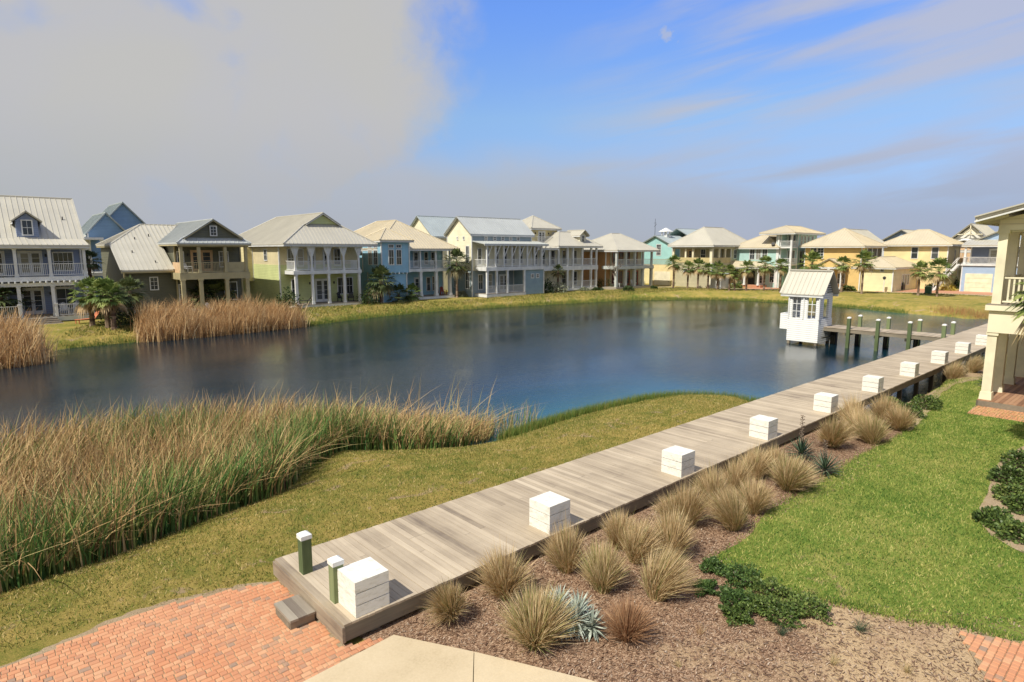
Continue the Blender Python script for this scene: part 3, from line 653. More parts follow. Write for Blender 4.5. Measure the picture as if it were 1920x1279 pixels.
    def rail(s, x0, y0, x1, y1, z0, h=1.0, sp=.15, mat=None, bw=.035):
        mb = MB(); a, b = Vector((x0, y0, z0)), Vector((x1, y1, z0)); U = Vector((0, 0, 1)); d = (b - a); Ln = d.length; d.normalize()
        mb.bar(a + U * h, b + U * h, .1, .06); mb.bar(a + U * .1, b + U * .1, .06, .06)
        n = max(2, int(Ln / sp))
        for i in range(1, n):
            p = a + d * (Ln * i / n); mb.bar(p + U * .13, p + U * (h - .03), bw, bw, tuple(d))
        return s.p('railing', mb, M[mat] if mat else s.t)
    def slab(s, x0, x1, y0, y1, z0, z1, name='porch_floor', mat=None):
        mb = MB(); mb.box(x0, x1, y0, y1, z0, z1); return s.p(name, mb, M[mat] if mat else s.t)
    def boards(s, x0, x1, y0, y1, z, mat='greyporch', w=.14, name='porch_floor', along='y'):
        mb = MB()
        if along == 'y':
            x = x0
            while x < x1: mb.box(x + .004, min(x + w, x1) - .004, y0, y1, z - .04, z); x += w
        else:
            y = y0
            while y < y1: mb.box(x0, x1, y + .004, min(y + w, y1) - .004, z - .04, z); y += w
        return s.p(name, mb, M[mat])
    def posts(s, pts, z0, z1): 
        for x, y in pts:
            mb = MB(); mb.box(x - .09, x + .09, y - .09, y + .09, z0, z1); s.p('pier_post', mb, s.t)
    def vents(s, pts):
        for p in pts:
            mb = MB(); mb.tube((p[0], p[1], p[2] - .2), (p[0], p[1], p[2] + .28), .05, .05, 8); s.p('roof_vent', mb, M['dark'])
    def sconce(s, face, pl, a, z):
        mb = MB()
        if face == 'F': mb.box(a - .06, a + .06, pl - .16, pl - .03, z, z + .26); mb.box(a - .03, a + .03, pl - .04, pl, z + .05, z + .2)
        else: mb.box(pl - .16, pl - .03, a - .06, a + .06, z, z + .26); mb.box(pl - .04, pl, a - .03, a + .03, z + .05, z + .2)
        s.p('wall_lamp', mb, M['dark'])

# ===== A: blue grey house at the left edge
h = House(6, 67, 'blue grey two storey house with white double porch and dormer, at the left edge')
h.wall(-6, 8.85, 69.4, 78.5, 0, 7.0, 's_blueg')
h.roof([[(-6.2, 69.4, 7.2), (9.2, 69.4, 7.2), (9.2, 74.2, 11.1), (-6.2, 74.2, 11.1)], [(9.2, 79, 7.2), (-6.2, 79, 7.2), (-6.2, 74.2, 11.1), (9.2, 74.2, 11.1)]], 'roof_tan')
h.roof([[(-6.2, 66.5, 6.65), (9.2, 66.5, 6.65), (9.2, 69.38, 7.2), (-6.2, 69.38, 7.2)]], 'roof_tan', caps=False)
mb = MB(); mb.prism([(8.85, 69.45, 7.0), (8.85, 78.5, 7.0), (8.85, 74, 10.8)], (-.15, 0, 0)); h.p('gable_wall', mb, M['s_blueg'])
h.slab(-6, 9.0, 66.75, 69.4, 3.55, 3.93, 'balcony_floor'); h.slab(-6, 9.0, 66.8, 67.1, 6.28, 6.5, 'beam'); h.slab(-6, 9.0, 66.85, 67.1, 3.12, 3.42, 'beam')
mb = MB()
x = -5.5
while x < 9.1: mb.box(x - .05, x + .05, 66.25, 66.95, 3.42, 3.58); x += .42
h.p('bracket', mb, h.t)
cx = [-3.4, -1.0, 1.5, 3.93, 6.28, 8.78]
for i, x in enumerate(cx):
    h.col(x, 66.98, 3.93, 6.3, .26, flare=False); h.col(x, 66.98, .5, 3.15, .3)
    if i: h.rail(cx[i - 1] + .13, 66.95, x - .13, 66.95, 3.98, 1.05, .13)
h.boards(-6, 9.0, 66.3, 69.4, .5); h.slab(-6, 9.0, 66.28, 66.34, .1, .46, 'skirt', 'grey_trim')
h.rail(6.5, 66.45, 9.0, 66.45, .5, 1.0, .13); h.rail(-3, 66.45, 3.7, 66.45, .5, 1.0, .13); h.rail(9.0, 66.45, 9.0, 69.3, .5, 1.0, .13)
h.col(6.35, 66.45, .3, 1.65, .24, plinth=False); h.col(9.0, 66.45, .3, 1.65, .22, plinth=False); h.col(3.85, 66.45, .3, 1.65, .3, plinth=False)
mb = MB()
for k in range(4): mb.box(4.1, 6.3 + .1 * k, 66.3 - .36 * (k + 1), 66.28 - .36 * k, .42 - .13 * (k + 1) - .08, .42 - .13 * k)
h.p('step', mb, M['greyporch'])
h.door('F', 69.4, 4.25, 5.75, .55, 2.75, 2); h.win('F', 69.4, 4.25, 5.75, 2.9, 3.3, 4, 1); h.win('F', 69.4, 6.75, 8.1, .9, 2.7, 2, 2); h.win('F', 69.4, 6.75, 8.1, 2.9, 3.3, 4, 1)
h.win('F', 69.4, 2.2, 3.2, .9, 2.9, 2, 2); h.door('F', 69.4, 4.35, 5.9, 3.95, 6.05, 2); h.win('F', 69.4, 6.8, 8.2, 4.4, 5.95, 4, 2); h.door('F', 69.4, 1.9, 3.3, 3.95, 6.05, 2); h.win('F', 69.4, -1, .8, 4.4, 5.95, 4, 2)
h.sconce('F', 69.4, 6.3, 2.2); h.sconce('F', 69.4, 6.25, 5.6)
mb = MB(); mb.box(4.4, 5.95, 69.55, 72, 7.2, 8.75); h.p('dormer', mb, M['s_blueg'])
h.gwallY(69.55, 4.4, 5.95, 8.75, 9.4, 's_blueg'); h.gableY(4.1, 6.25, 69.2, 72.8, 8.68, 9.55, 'roof_tan', th=.09)
h.win('F', 69.55, 4.85, 5.5, 7.55, 8.75, 2, 2); h.vents([(8.0, 71.6, 9.0)])

# ===== blue gables behind
h = House(14, 92, 'deep blue house with two stepped gables, behind the blue grey and olive houses', group='pastel houses round the pond')
h.wall(12.4, 16.4, 90, 99, 0, 8.2, 's_deepblue'); h.gwallY(90, 12.4, 16.4, 8.2, 10.6, 's_deepblue')
h.gableY(12.1, 16.7, 89.7, 99, 8.1, 10.7, 'roof_blue'); h.wall(14.4, 19.2, 93, 101, 0, 9.3, 's_deepblue'); h.gwallY(93, 14.4, 19.2, 9.3, 12.1, 's_deepblue'); h.gableY(14.1, 19.5, 92.7, 102, 9.2, 12.2, 'roof_blue')
h.slab(10.9, 13.2, 86.5, 90, 3.2, 3.6, 'balcony_floor'); h.rail(10.9, 86.5, 13.2, 86.5, 3.6, 1.1, .2)
for x in (10.9, 13.2): h.col(x, 86.6, 3.6, 7.4, .3); h.col(x, 86.6, 0, 3.2, .3)
h.slab(10.7, 13.4, 86.3, 90, 7.4, 7.65, 'porch_roof'); h.wall(10.9, 12.38, 89, 95, 0, 7.4, 's_whitesid'); h.win('F', 89, 11.3, 12.1, 4.2, 6.2)

# ===== B olive house
h = House(17, 68, 'olive grey house with tan porch posts and wide sloping roof, behind tall dry reeds', trim='khaki')
mb = MB(); mb.prism([(12.2, 69.4, 0), (12.2, 81, 0), (12.2, 81, 6.6), (12.2, 73.1, 6.6), (12.2, 69.4, 4.6)], (4.4, 0, 0)); h.p('wall', mb, M['s_olive'])
mb = MB(); mb.box(12.1, 12.24, 69.33, 69.47, 0, 4.5); h.p('corner_board', mb, h.t)
h.wall(16.65, 23, 69.2, 80, 0, 6.8, 's_olive')
h.roof([[(11.8, 68.5, 4.3), (16.3, 68.5, 4.3), (16.3, 73, 6.75), (18.9, 77, 8.92), (15.4, 77, 8.92), (11.8, 73, 6.78)]], 'roof_tan')
h.roof([[(11.8, 81, 6.75), (11.8, 73, 6.75), (15.4, 77, 8.92)], [(22, 81, 6.75), (11.8, 81, 6.75), (15.4, 77, 8.92), (19, 77, 8.92)]], 'roof_tan')
h.gablet(16.07, 23.0, 65.7, 79, 6.9, 9.2, 7.4, 's_olive', 'roof_grey', 79); h.win('F', 66.08, 19.28, 19.78, 7.65, 8.5, 2, 3, mat='white')
c_ = [16.45, 18.05, 20.5, 22.5]
for i, x in enumerate(c_):
    h.col(x, 66.1, 4.0, 6.7, .32); h.col(x, 66.1, 0, 3.35, .4)
h.slab(16.2, 22.8, 65.95, 69.2, 3.35, 3.98, 'balcony_floor'); h.slab(16.2, 22.8, 66.0, 66.25, 6.5, 6.72, 'beam')
h.rail(16.6, 66.1, 17.9, 66.1, 4.0, 1.0, .13); h.rail(18.2, 66.1, 20.35, 66.1, 4.0, 1.0, .13)
h.slab(20.65, 22.4, 66.05, 66.15, 4.0, 5.0, 'parapet'); mb = MB(); mb.box(16.38, 16.5, 66.3, 69.1, 4.0, 5.0); h.p('parapet', mb, M['curtain'])
h.door('F', 69.2, 18.2, 20.1, 4.0, 6.1, 2, 'curtain'); h.win('F', 69.2, 20.9, 21.7, 4.5, 6.0, 3, 3, mat='white'); h.win('F', 69.2, 16.9, 17.4, 4.5, 6.0, 2, 3, mat='white')
h.win('F', 69.4, 14.35, 14.95, 2.35, 3.5, 2, 3, mat='white'); h.win('F', 69.2, 16.85, 17.35, .8, 2.7, 2, 4, mat='white'); h.door('F', 69.2, 18.6, 20.2, .3, 2.6, 2, 'curtain'); h.win('F', 69.2, 21.2, 22.4, 1.0, 2.8, 2, 2, mat='white')
h.boards(16.2, 22.8, 66.0, 69.2, .3); h.vents([(13.4, 71.5, 5.9), (14.2, 74, 7.25), (15.6, 74.6, 7.6), (15, 69.7, 4.9)])
h.sconce('F', 69.2, 17.8, 5.6)

# ===== C lime house
h = House(30, 66, 'lime green house with cream upper boards and flared white porch posts')
h.wall(26.2, 35.6, 66.8, 84, 0, 4.6, 's_lime'); h.wall(26.23, 35.57, 66.83, 84, 4.6, 6.8, 'v_lime', 'cream board and batten upper wall')
h.wall(25.3, 26.2, 74.6, 81, 2.6, 6.7, 's_limecream'); h.win('L', 25.3, 77.3, 78.0, 4.8, 6.0); h.win('L', 26.23, 70.2, 71.0, 5.1, 6.2)
h.gablet(25.7, 36.7, 64.1, 85, 6.88, 10.3, 9.05, 's_lime', 'roof_tan', 79.5)
c_ = [27.05, 28.87, 30.75, 32.6, 34.45]
for i, x in enumerate(c_):
    h.col(x, 64.6, 4.0, 6.7, .24, flare=True); h.col(x, 64.6, .36, 3.6, .3)
    if i: h.rail(c_[i - 1] + .12, 64.6, x - .12, 64.6, 4.02, 1.0, .12)
h.rail(26.95, 64.7, 26.95, 66.7, 4.02, 1.0, .14); h.rail(34.5, 64.7, 34.5, 66.7, 4.02, 1.0, .14)
h.slab(26.75, 34.7, 64.4, 66.8, 3.62, 4.0, 'balcony_floor'); h.slab(26.8, 34.7, 64.42, 66.8, .0, .3, 'skirt'); h.boards(26.8, 34.8, 64.35, 66.8, .36)
h.slab(26.8, 34.8, 64.5, 64.7, 6.5, 6.7, 'beam')
h.win('F', 66.83, 27.2, 27.9, 4.3, 6.3); h.win('F', 66.83, 28.3, 28.9, 4.5, 6.3, 1); h.door('F', 66.83, 29.5, 30.25, 4.0, 6.2); h.door('F', 66.83, 31.3, 32.1, 4.0, 6.2); h.win('F', 66.83, 32.6, 33.3, 4.5, 6.3)
h.win('F', 66.8, 27.5, 28.1, .9, 3.0); h.door('F', 66.8, 30.2, 31.9, .38, 2.9, 2); h.win('F', 66.8, 32.9, 33.7, 1.2, 3.0); h.win('F', 66.8, 34.0, 34.7, 1.2, 3.0)
h.sconce('F', 66.8, 29.5, 2.4); h.sconce('F', 66.8, 32.4, 2.4)

# ===== D blue house with tower bay
h = House(43, 69, 'light blue house with a projecting bay and small pyramid roof beside its double porch')
h.wall(38, 49.0, 68.6, 80, 0, 6.5, 's_blue'); h.wall(37.8, 41.1, 65.1, 68.6, 0, 3.5, 's_blue'); h.wall(37.55, 41.35, 64.8, 69.3, 3.52, 7.35, 'v_blue', 'projecting board and batten bay')
mb = MB()
for k in range(7): mb.box(37.65 + .55 * k, 37.75 + .55 * k, 64.72, 65.1, 3.36, 3.52)
h.p('bracket', mb, h.t)
h.hip(37.1, 41.8, 64.3, 69.5, 7.4, 8.85, 'roof_peach', 'Y', 66.9, 66.9)
h.win('F', 64.8, 38.55, 39.15, 4.5, 6.2); h.win('F', 64.8, 39.6, 40.2, 4.5, 6.2); h.win('F', 64.8, 38.55, 39.15, 6.5, 6.8, 2, 1); h.win('F', 64.8, 39.6, 40.2, 6.5, 6.8, 2, 1)
h.win('L', 37.55, 65.7, 66.5, 4.5, 6.2); h.win('L', 37.55, 67.0, 67.8, 4.5, 6.2); h.win('L', 37.55, 65.7, 66.5, 6.5, 6.8, 2, 1); h.win('L', 37.55, 67.0, 67.8, 6.5, 6.8, 2, 1)
h.hip(37.5, 49.8, 65.8, 82, 6.4, 10.05, 'roof_peach', 'Y', 71.4, 76.3)
c_ = [43.92, 46.29, 48.5]
for i, x in enumerate(c_): h.col(x, 66.3, 3.87, 6.25, .22); h.col(x, 66.3, .36, 3.5, .42)
h.slab(41.4, 49.0, 66.05, 68.6, 3.5, 3.87, 'balcony_floor'); h.slab(41.4, 49, 66.2, 66.4, 6.1, 6.25, 'beam'); h.slab(42.6, 49.0, 66.0, 68.6, 0, .3, 'skirt'); h.boards(41.2, 49.1, 66.0, 68.6, .36)
for a_, b_ in ((41.5, 43.8), (44.05, 46.15), (46.4, 48.4)): h.rail(a_, 66.3, b_, 66.3, 3.9, .95, .13)
h.door('F', 68.6, 44.4, 45.2, 3.9, 6.0); h.win('F', 68.6, 46.1, 46.6, 4.4, 5.9, 1); h.win('F', 68.6, 47.2, 48.0, 4.3, 5.9); h.door('F', 68.6, 44.5, 45.4, .38, 2.6); h.win('F', 68.6, 46.4, 46.9, .9, 2.6, 1); h.win('F', 68.6, 47.3, 48.2, .9, 2.7)

# ===== E cream long house
h = House(56, 66, 'cream long house with pale grey gable roof and braced gallery')
h.wall(51.2, 62, 65, 70.4, 3.5, 8.2, 's_cream'); h.wall(51.23, 61.97, 65.03, 70.37, 0, 3.5, 's_greyblue', 'grey blue lower wall'); h.gwallX(51.2, 65, 70.4, 8.2, 10.45, 's_cream')
mb = MB(); mb.box(51.3, 61.9, 64.965, 65, 7.35, 8.2); h.p('clerestory_wall', mb, M['s_greyblue'])
h.gableX(50.8, 62.4, 64.7, 70.7, 8.3, 10.65, 'roof_grey')
h.roof([[(51.2, 62.3, 7.02), (62.9, 62.3, 7.02), (62.9, 64.96, 7.42), (51.2, 64.96, 7.42)]], 'roof_grey', caps=False, th=.1)
for x in (53.6, 55.1, 56.55, 58.0, 59.45): h.win('F', 64.965, x - .2, x + .2, 7.55, 7.95, 2, 2)
for yy, zz, w_, hh in ((68.1, 7.6, .25, .35), (66.7, 7.6, .25, .35), (68.6, 5.1, .6, 1.6), (65.9, 4.6, .6, 2.1), (68.6, 1.2, .7, 1.8), (66.0, 1.1, .7, 2.1)): h.win('L', 51.2, yy - w_ / 2, yy + w_ / 2, zz, zz + hh)
c_ = [51.9, 53.33, 54.79, 56.22, 57.63, 59.07, 60.45, 61.85]
for i, x in enumerate(c_):
    h.col(x, 62.7, 4.0, 6.9, .24, plinth=False)
    if i: h.rail(c_[i - 1] + .12, 62.7, x - .12, 62.7, 4.02, .95, .14)
    mb = MB(); mb.bar((x + .1, 62.7, 5.3), (x + .75, 62.45, 6.9), .1, .1); h.p('brace', mb, h.t)
h.rail(51.75, 62.8, 51.75, 65, 4.02, .95, .16)
h.slab(51.6, 62.3, 62.5, 65.0, 3.5, 3.98, 'balcony_floor'); h.boards(51.6, 58.6, 62.4, 65, .5); h.slab(51.6, 58.6, 62.42, 65, .05, .44, 'skirt')
for x in (51.9, 53.5, 55.4, 58.5): h.col(x, 62.7, .5, 3.5, .3, plinth=False)
h.rail(52.1, 62.7, 53.3, 62.7, .5, 1.0, .14); h.rail(53.7, 62.7, 55.2, 62.7, .5, 1.0, .14); h.rail(55.6, 62.7, 58.3, 62.7, .5, 1.0, .14)
h.wall(58.65, 62.3, 62.72, 65, .1, 3.5, 's_slate', 'blue grey storage wall'); h.win('F', 62.72, 59.9, 60.3, 2.4, 2.85); h.win('F', 62.72, 60.9, 61.3, 2.4, 2.85)
for x in (52.5, 53.8, 55.5, 57.0, 58.5, 60.0): h.win('F', 65, x - .28, x + .28, 4.4, 6.4, 1, 2)
h.win('F', 65.03, 52.3, 53.0, 1.0, 2.9); h.win('F', 65.03, 54.0, 54.6, 1.0, 2.9); h.door('F', 65.03, 56, 57.6, .5, 2.8, 2)
h = House(60, 82, 'cream house with blue grey metal gable roof, behind the light blue house')
h.wall(54.3, 66, 78.3, 85.7, 0, 8.3, 's_cream'); h.gwallX(54.3, 78.3, 85.7, 8.3, 11.2, 's_cream'); h.gableX(53.9, 67, 78, 86, 8.25, 11.4, 'roof_blue'); h.vents([(60, 79.6, 9.7)])
h.win('L', 54.3, 80, 80.6, 5, 6.5)
h = House(40, 92, 'pale grey roofed house barely seen between the lime and light blue houses')
h.wall(44.5, 50, 92, 99, 0, 7.9, 's_whitesid'); h.hip(44, 50.5, 91.5, 99.5, 7.9, 10.2, 'roof_blue', 'Y', 95, 96)

# ===== F cream tower house
h = House(70, 66, 'cream house with a square lookout tower and white double porch')
h.wall(63.5, 75.2, 66.8, 75, 0, 6.7, 's_cream'); h.hip(66.8, 76.9, 64.1, 71.0, 6.82, 9.0, 'roof_tan', 'X', 70.4, 73.5)
h.wall(65.5, 71.0, 68.6, 73.6, 6.0, 9.45, 's_limecream', 'lookout tower'); h.hip(64.9, 71.5, 68.0, 74.2, 9.5, 11.5, 'roof_tan', 'Y', 71.1, 71.1)
h.roof([[(62.4, 64.1, 6.5), (66.7, 64.1, 6.5), (66.7, 68.6, 7.6), (62.4, 68.6, 7.6)]], 'roof_tan', caps=False)
h.door('F', 68.6, 67.0, 68.3, 7.3, 9.0, 2); h.win('F', 68.6, 70.0, 70.4, 7.9, 8.9); h.rail(65.5, 67.4, 70.9, 67.4, 7.2, 1.0, .18); h.slab(65.4, 71, 67.3, 68.6, 6.95, 7.15, 'balcony_floor'); h.sconce('F', 68.6, 66.3, 8.6); h.sconce('F', 68.6, 69.1, 8.6)
c_ = [63.4, 65.2, 67.14, 69.1, 70.3, 72.4, 74.5, 75.75]
for i, x in enumerate(c_):
    h.col(x, 64.5, 3.85, 6.65, .3, plinth=False)
    if x > 69: h.col(x, 64.5, .4, 3.2, .34, plinth=False)
    if i: h.rail(c_[i - 1] + .12, 64.5, x - .12, 64.5, 3.9, 1.0, .17)
    if x > 70: h.rail(c_[i - 1] + .12, 64.5, x - .12, 64.5, .5, 1.0, .17)
h.slab(63.2, 76, 64.3, 66.8, 3.2, 3.85, 'balcony_floor'); h.slab(69, 76, 64.3, 66.8, .1, .45, 'porch_floor')
for x in (64.6, 66.2, 68.3, 70.8, 73.3): h.win('F', 66.8, x - .35, x + .35, 4.1, 6.1, 1, 2); 
for x in (70.8, 73.3): h.win('F', 66.8, x - .45, x + .45, .8, 2.8, 1, 2)
mb = MB(); mb.box(72.6, 74.0, 65.2, 67.6, 7.1, 8.5); h.p('dormer', mb, M['s_cream']); h.gwallY(65.2, 72.6, 74.0, 8.5, 9.05, 's_cream'); h.gableY(72.2, 74.4, 64.8, 68.4, 8.45, 9.25, 'roof_tan', th=.08); h.win('F', 65.2, 73.05, 73.55, 7.5, 8.4)

# ===== G orange house
h = House(82, 64, 'orange stucco house with pale hip roof and grey columned porches')
h.wall(78.2, 87.5, 64.6, 72, 0, 6.1, 's_orange'); h.hip(77.2, 88.3, 61.4, 72.6, 6.2, 8.95, 'roof_tan', 'X', 82.4, 84.6)
c_ = [77.6, 79.9, 82.2, 84.4, 86.8]
for i, x in enumerate(c_):
    h.col(x, 61.9, 3.7, 6.0, .36, 'grey_trim', plinth=False); h.col(x, 61.9, .4, 3.2, .46, 'grey_trim', plinth=False)
    if i: h.rail(c_[i - 1] + .15, 61.9, x - .15, 61.9, 3.72, 1.0, .2)
h.slab(77.3, 87.1, 61.6, 64.6, 3.2, 3.7, 'balcony_floor', 'grey_trim'); h.slab(77.3, 87.2, 61.6, 64.6, 0, .35, 'porch_floor', 'greyporch')
mb = MB(); mb.box(79.3, 87.5, 64.5, 64.6, 0, 6.0); h.p('porch_wall', mb, M['s_beige'])
for x in (80.2, 82.0, 83.8, 85.9): h.win('F', 64.5, x - .4, x + .4, 4.0, 5.8, 2, 2, mat='redwood'); 
for x in (80.2, 81.9): h.win('F', 64.5, x - .4, x + .4, .9, 2.7, 2, 2, mat='redwood')
h.door('F', 64.5, 83.2, 84.3, .35, 2.7, 1, 'redwood'); h.door('F', 64.5, 85.3, 86.6, .35, 2.7, 1, 'redwood')

# ===== H aqua gable behind, with cupola
h = House(102, 68, 'aqua house with a shallow gable and a small roof cupola, behind the orange house')
h.wall(97, 116, 64.7, 71.9, 3.6, 6.9, 's_aqua'); h.wall(97.03, 116, 64.73, 71.87, 0, 3.6, 's_limecream'); h.gwallX(97, 64.7, 71.9, 6.9, 8.65, 's_aqua'); h.gableX(96.6, 104.5, 64.3, 72.3, 6.95, 8.85, 'roof_blue')
h.gableX(104.5, 118, 63.8, 74, 7.6, 10.3, 'roof_blue'); h.wall(104.8, 117, 64.5, 73.4, 6.6, 7.6, 's_aqua'); h.win('L', 97, 67.2, 68.1, 5.3, 7.2, 3, 4); h.vents([(101, 66, 7.8)])
mb = MB()
for dx_, dy_ in ((-.5, -.5), (.5, -.5), (.5, .5), (-.5, .5)): mb.box(100 + dx_ - .08, 100 + dx_ + .08, 68.3 + dy_ - .08, 68.3 + dy_ + .08, 8.4, 9.6)
mb.box(99.3, 100.7, 67.6, 69, 8.5, 8.9); mb.box(99, 101, 67.3, 69.3, 9.6, 10.3, .5, .9, .9); h.p('cupola', mb, M['white'])
single('weather_vane', (lambda q: (q.tube((98.4, 69.6, 8.4), (98.4, 69.6, 12.0), .05, .03, 6), q.bar((98.0, 69.6, 11.2), (98.8, 69.6, 11.2), .05, .04), q.bar((98.1, 69.6, 10.5), (98.3, 69.2, 11.0), .05, .05), q)[-1])(MB()), M['dark'], (98.4, 69.6, 8.4), 'dark weather vane on a mast above the aqua gable roof', 'weather vane')

# ===== I beige house
h = House(97, 58, 'beige house with a large hip roof and a recessed upper veranda')
h.wall(93.0, 106, 54.4, 62, 0, 4.1, 's_beige'); h.wall(95.2, 106, 56.2, 61.9, 4.1, 6.9, 's_beige', 'recessed upper wall')
h.wall(99.0, 106, 54.42, 56.2, 4.1, 6.9, 's_beige'); h.hip(92.3, 106.6, 53.8, 62.6, 7.0, 10.1, 'roof_tan', 'X', 96.4, 102.6)
h.slab(93.0, 106, 54.4, 61.9, 6.45, 6.85, 'beam', 's_beige') if False else None
mb = MB(); mb.box(92.9, 93.2, 54.3, 62, 6.4, 6.85); mb.box(93.2, 99, 54.3, 54.6, 6.4, 6.85); h.p('beam', mb, M['s_beige'])
mb = MB(); mb.box(92.95, 93.1, 54.5, 61.9, 4.1, 4.95); mb.box(93.1, 99, 54.35, 54.5, 4.1, 4.95); h.p('parapet', mb, M['s_tan'])
for y in (61.8, 59.4, 58.0): h.col(93.1, y, 4.95, 6.45, .34, 'cream_trim', plinth=False)
h.col(93.15, 54.6, 0.0, 6.45, .5, 'cream_trim', plinth=False)
for x in (95.3, 97.2): h.col(x, 54.5, 4.95, 6.45, .34, 'cream_trim', plinth=False)
h.win('L', 95.2, 57, 57.8, 4.6, 6.3); h.door('L', 95.2, 59.5, 61, 4.2, 6.2, 2, 'curtain'); h.win('L', 93.0, 59, 59.6, 2.3, 3.0, mat='white'); h.win('F', 54.42, 100, 100.9, 4.8, 6.2, mat='white')
h.wall(92.6, 96, 61.4, 66.0, 0, 3.6, 's_yellow', 'yellow garage wing'); mb = MB(); mb.box(92.55, 92.64, 62, 65.3, .1, 2.5); h.p('garage_door', mb, M['cream_trim']); h.rail(92.7, 61.5, 92.7, 66, 3.6, 1.0, .15, 'khaki')
hh = House(93, 53, 'small white storage shed in front of the beige house corner', 'shed', 'shed', group=None)
hh.wall(92.2, 94.6, 52.2, 53.9, 0, 2.3, 's_whitesid'); hh.hip(92.0, 94.8, 52.0, 54.1, 2.35, 2.65, 'roof_blue', 'X', 93.2, 93.6, th=.08); hh.win('F', 52.2, 93.2, 93.6, 1.3, 1.8, 1, 1)

# ===== J pale aqua house with tower
h = House(104, 50, 'pale aqua house with a three storey balcony tower')
h.wall(101, 112, 47.4, 54.8, 0, 6.6, 's_paleaqua'); h.hip(100.4, 113, 46.8, 55.4, 6.65, 9.0, 'roof_peach', 'X', 104.7, 109)
for a_, b_ in ((51.2, 52.0), (50.1, 50.9), (49.0, 49.8)): h.win('L', 101, a_, b_, 4.7, 6.3, 2, 2)
h.win('L', 101, 47.6, 48.3, .9, 2.9, 2, 4)
h.hip(98.4, 101, 47.6, 55.9, 3.4, 4.3, 'roof_peach', 'Y', 49.0, 54.5, th=.09); h.slab(98.8, 101, 48.8, 55.5, 0, .4, 'porch_floor', 'drive')
for y in (49.2, 51.6, 55.2): h.col(98.8, y, .4, 3.3, .34)
h.door('L', 101, 51, 52, .4, 2.6, 1, 'dark'); h.door('L', 101, 49.5, 50.2, .4, 2.6); h.win('L', 101, 53.2, 54.6, 1.1, 2.7)
h.wall(103.4, 110.5, 45.1, 47.35, 0, 8.95, 's_paleaqua', 'tower wall'); h.wall(101.2, 103.4, 46.9, 47.6, 0, 8.95, 's_paleaqua')
for z in (3.95, 6.75): h.slab(101.0, 103.4, 45.0, 47.4, z - .25, z, 'balcony_floor'); h.rail(101.05, 45.1, 101.05, 47.3, z, .9, .16); h.rail(101.1, 45.05, 103.35, 45.05, z, .9, .16)
for c__ in ((101.1, 45.1), (101.1, 47.2)): h.col(*c__, 0, 8.95, .34, plinth=False)
h.hip(100.2, 112.0, 44.2, 50.2, 9.0, 10.2, 'roof_peach', 'X', 103.4, 108.6)
for x in (104.7, 106.0, 107.3, 108.9): h.win('F', 45.1, x - .3, x + .3, 7.1, 8.5, 1, 2)
for x in (104.7, 106.0): h.win('F', 45.1, x - .3, x + .3, 4.2, 6.0, 1, 2)
h.win('L', 103.4, 45.5, 46.6, 7.0, 8.6, 1, 1); h.win('L', 103.4, 45.5, 46.6, 4.2, 6.1, 1, 1)
mb = MB(); mb.tube((100.9, 48, 7.0), (100.6, 47.9, 7.25), .28, .30, 10); mb.bar((101.1, 48.1, 6.8), (100.8, 48, 7.1), .05, .05); h.p('satellite_dish', mb, M['dark'])

# ===== K gold house
h = House(108, 40, 'golden yellow house with a peach pyramid roof and screened rear porch')
h.wall(103.6, 112, 35.4, 43.9, 0, 6.8, 's_gold'); h.hip(102.9, 112.9, 34.8, 44.6, 6.85, 9.7, 'roof_peach', 'X', 107.9, 107.9); h.gableX(108.5, 118, 36.5, 43, 7.2, 9.6, 'roof_tan')
h.win('L', 103.6, 42.15, 43.0, 4.9, 6.5, 2, 4); h.win('L', 103.6, 41.05, 41.9, 4.9, 6.5, 2, 4)
mb = MB(); mb.box(105.5, 111.9, 35.33, 35.4, 3.8, 6.4); h.p('porch_screen', mb, M['dark']); 
for x in (105.5, 107.6, 109.8, 111.9): h.col(x, 35.3, 3.7, 6.5, .16, plinth=False)
h.gableX(101.2, 103.6, 37.0, 41.3, 3.7, 4.9, 'roof_peach'); h.gwallX(101.4, 37.2, 41.1, 3.6, 4.75, 's_gold'); h.slab(101.3, 103.6, 37.1, 41.1, 3.3, 3.58, 'beam')
for y in (37.3, 39.2, 40.9): h.col(101.5, y, .2, 3.3, .34)
h.slab(101.2, 103.6, 37, 41.2, 0, .2, 'porch_floor', 'drive'); h.door('L', 103.6, 39.6, 40.6, .2, 2.4, 1, 'dark'); h.win('L', 103.6, 37.6, 38.6, 1, 2.5)

# ===== L pale yellow house with garage wing
h = House(118, 31, 'pale yellow house with two upper windows and a low garage wing')
h.wall(115.5, 122.3, 27.1, 36.1, 0, 7.0, 's_yellow'); h.hip(114.8, 123.2, 26.4, 36.8, 7.1, 9.5, 'roof_peach', 'Y', 30.8, 32.4)
for y in (31.6, 28.8): h.win('L', 115.5, y - .42, y + .42, 4.9, 6.6, 1, 2, pane='glass_dark')
h.win('F', 27.1, 119.4, 119.8, 4.3, 6.2, 1, 2)
h.wall(104, 115.5, 31.0, 36.2, 0, 3.6, 's_garagecream', 'low garage wing'); h.hip(103.5, 115.5, 30.5, 36.7, 3.65, 5.15, 'roof_peach', 'X', 106.4, 113); h.win('L', 104, 33.8, 34.2, 3.0, 3.35, 2, 1); h.win('L', 104, 32.3, 32.7, 3.0, 3.35, 2, 1)
for x in (108.5, 109.8, 111.1): h.win('F', 31.0, x - .4, x + .4, .9, 2.4, 1, 1)
h = House(132, 37, 'light blue gable seen behind the pale yellow house roof')
h.wall(128, 139, 34.4, 40.2, 0, 7.9, 's_paleblue'); h.gwallX(128, 34.4, 40.2, 7.9, 9.7, 's_paleblue'); h.gableX(127.4, 140, 34.0, 40.6, 7.85, 9.85, 'roof_tan')

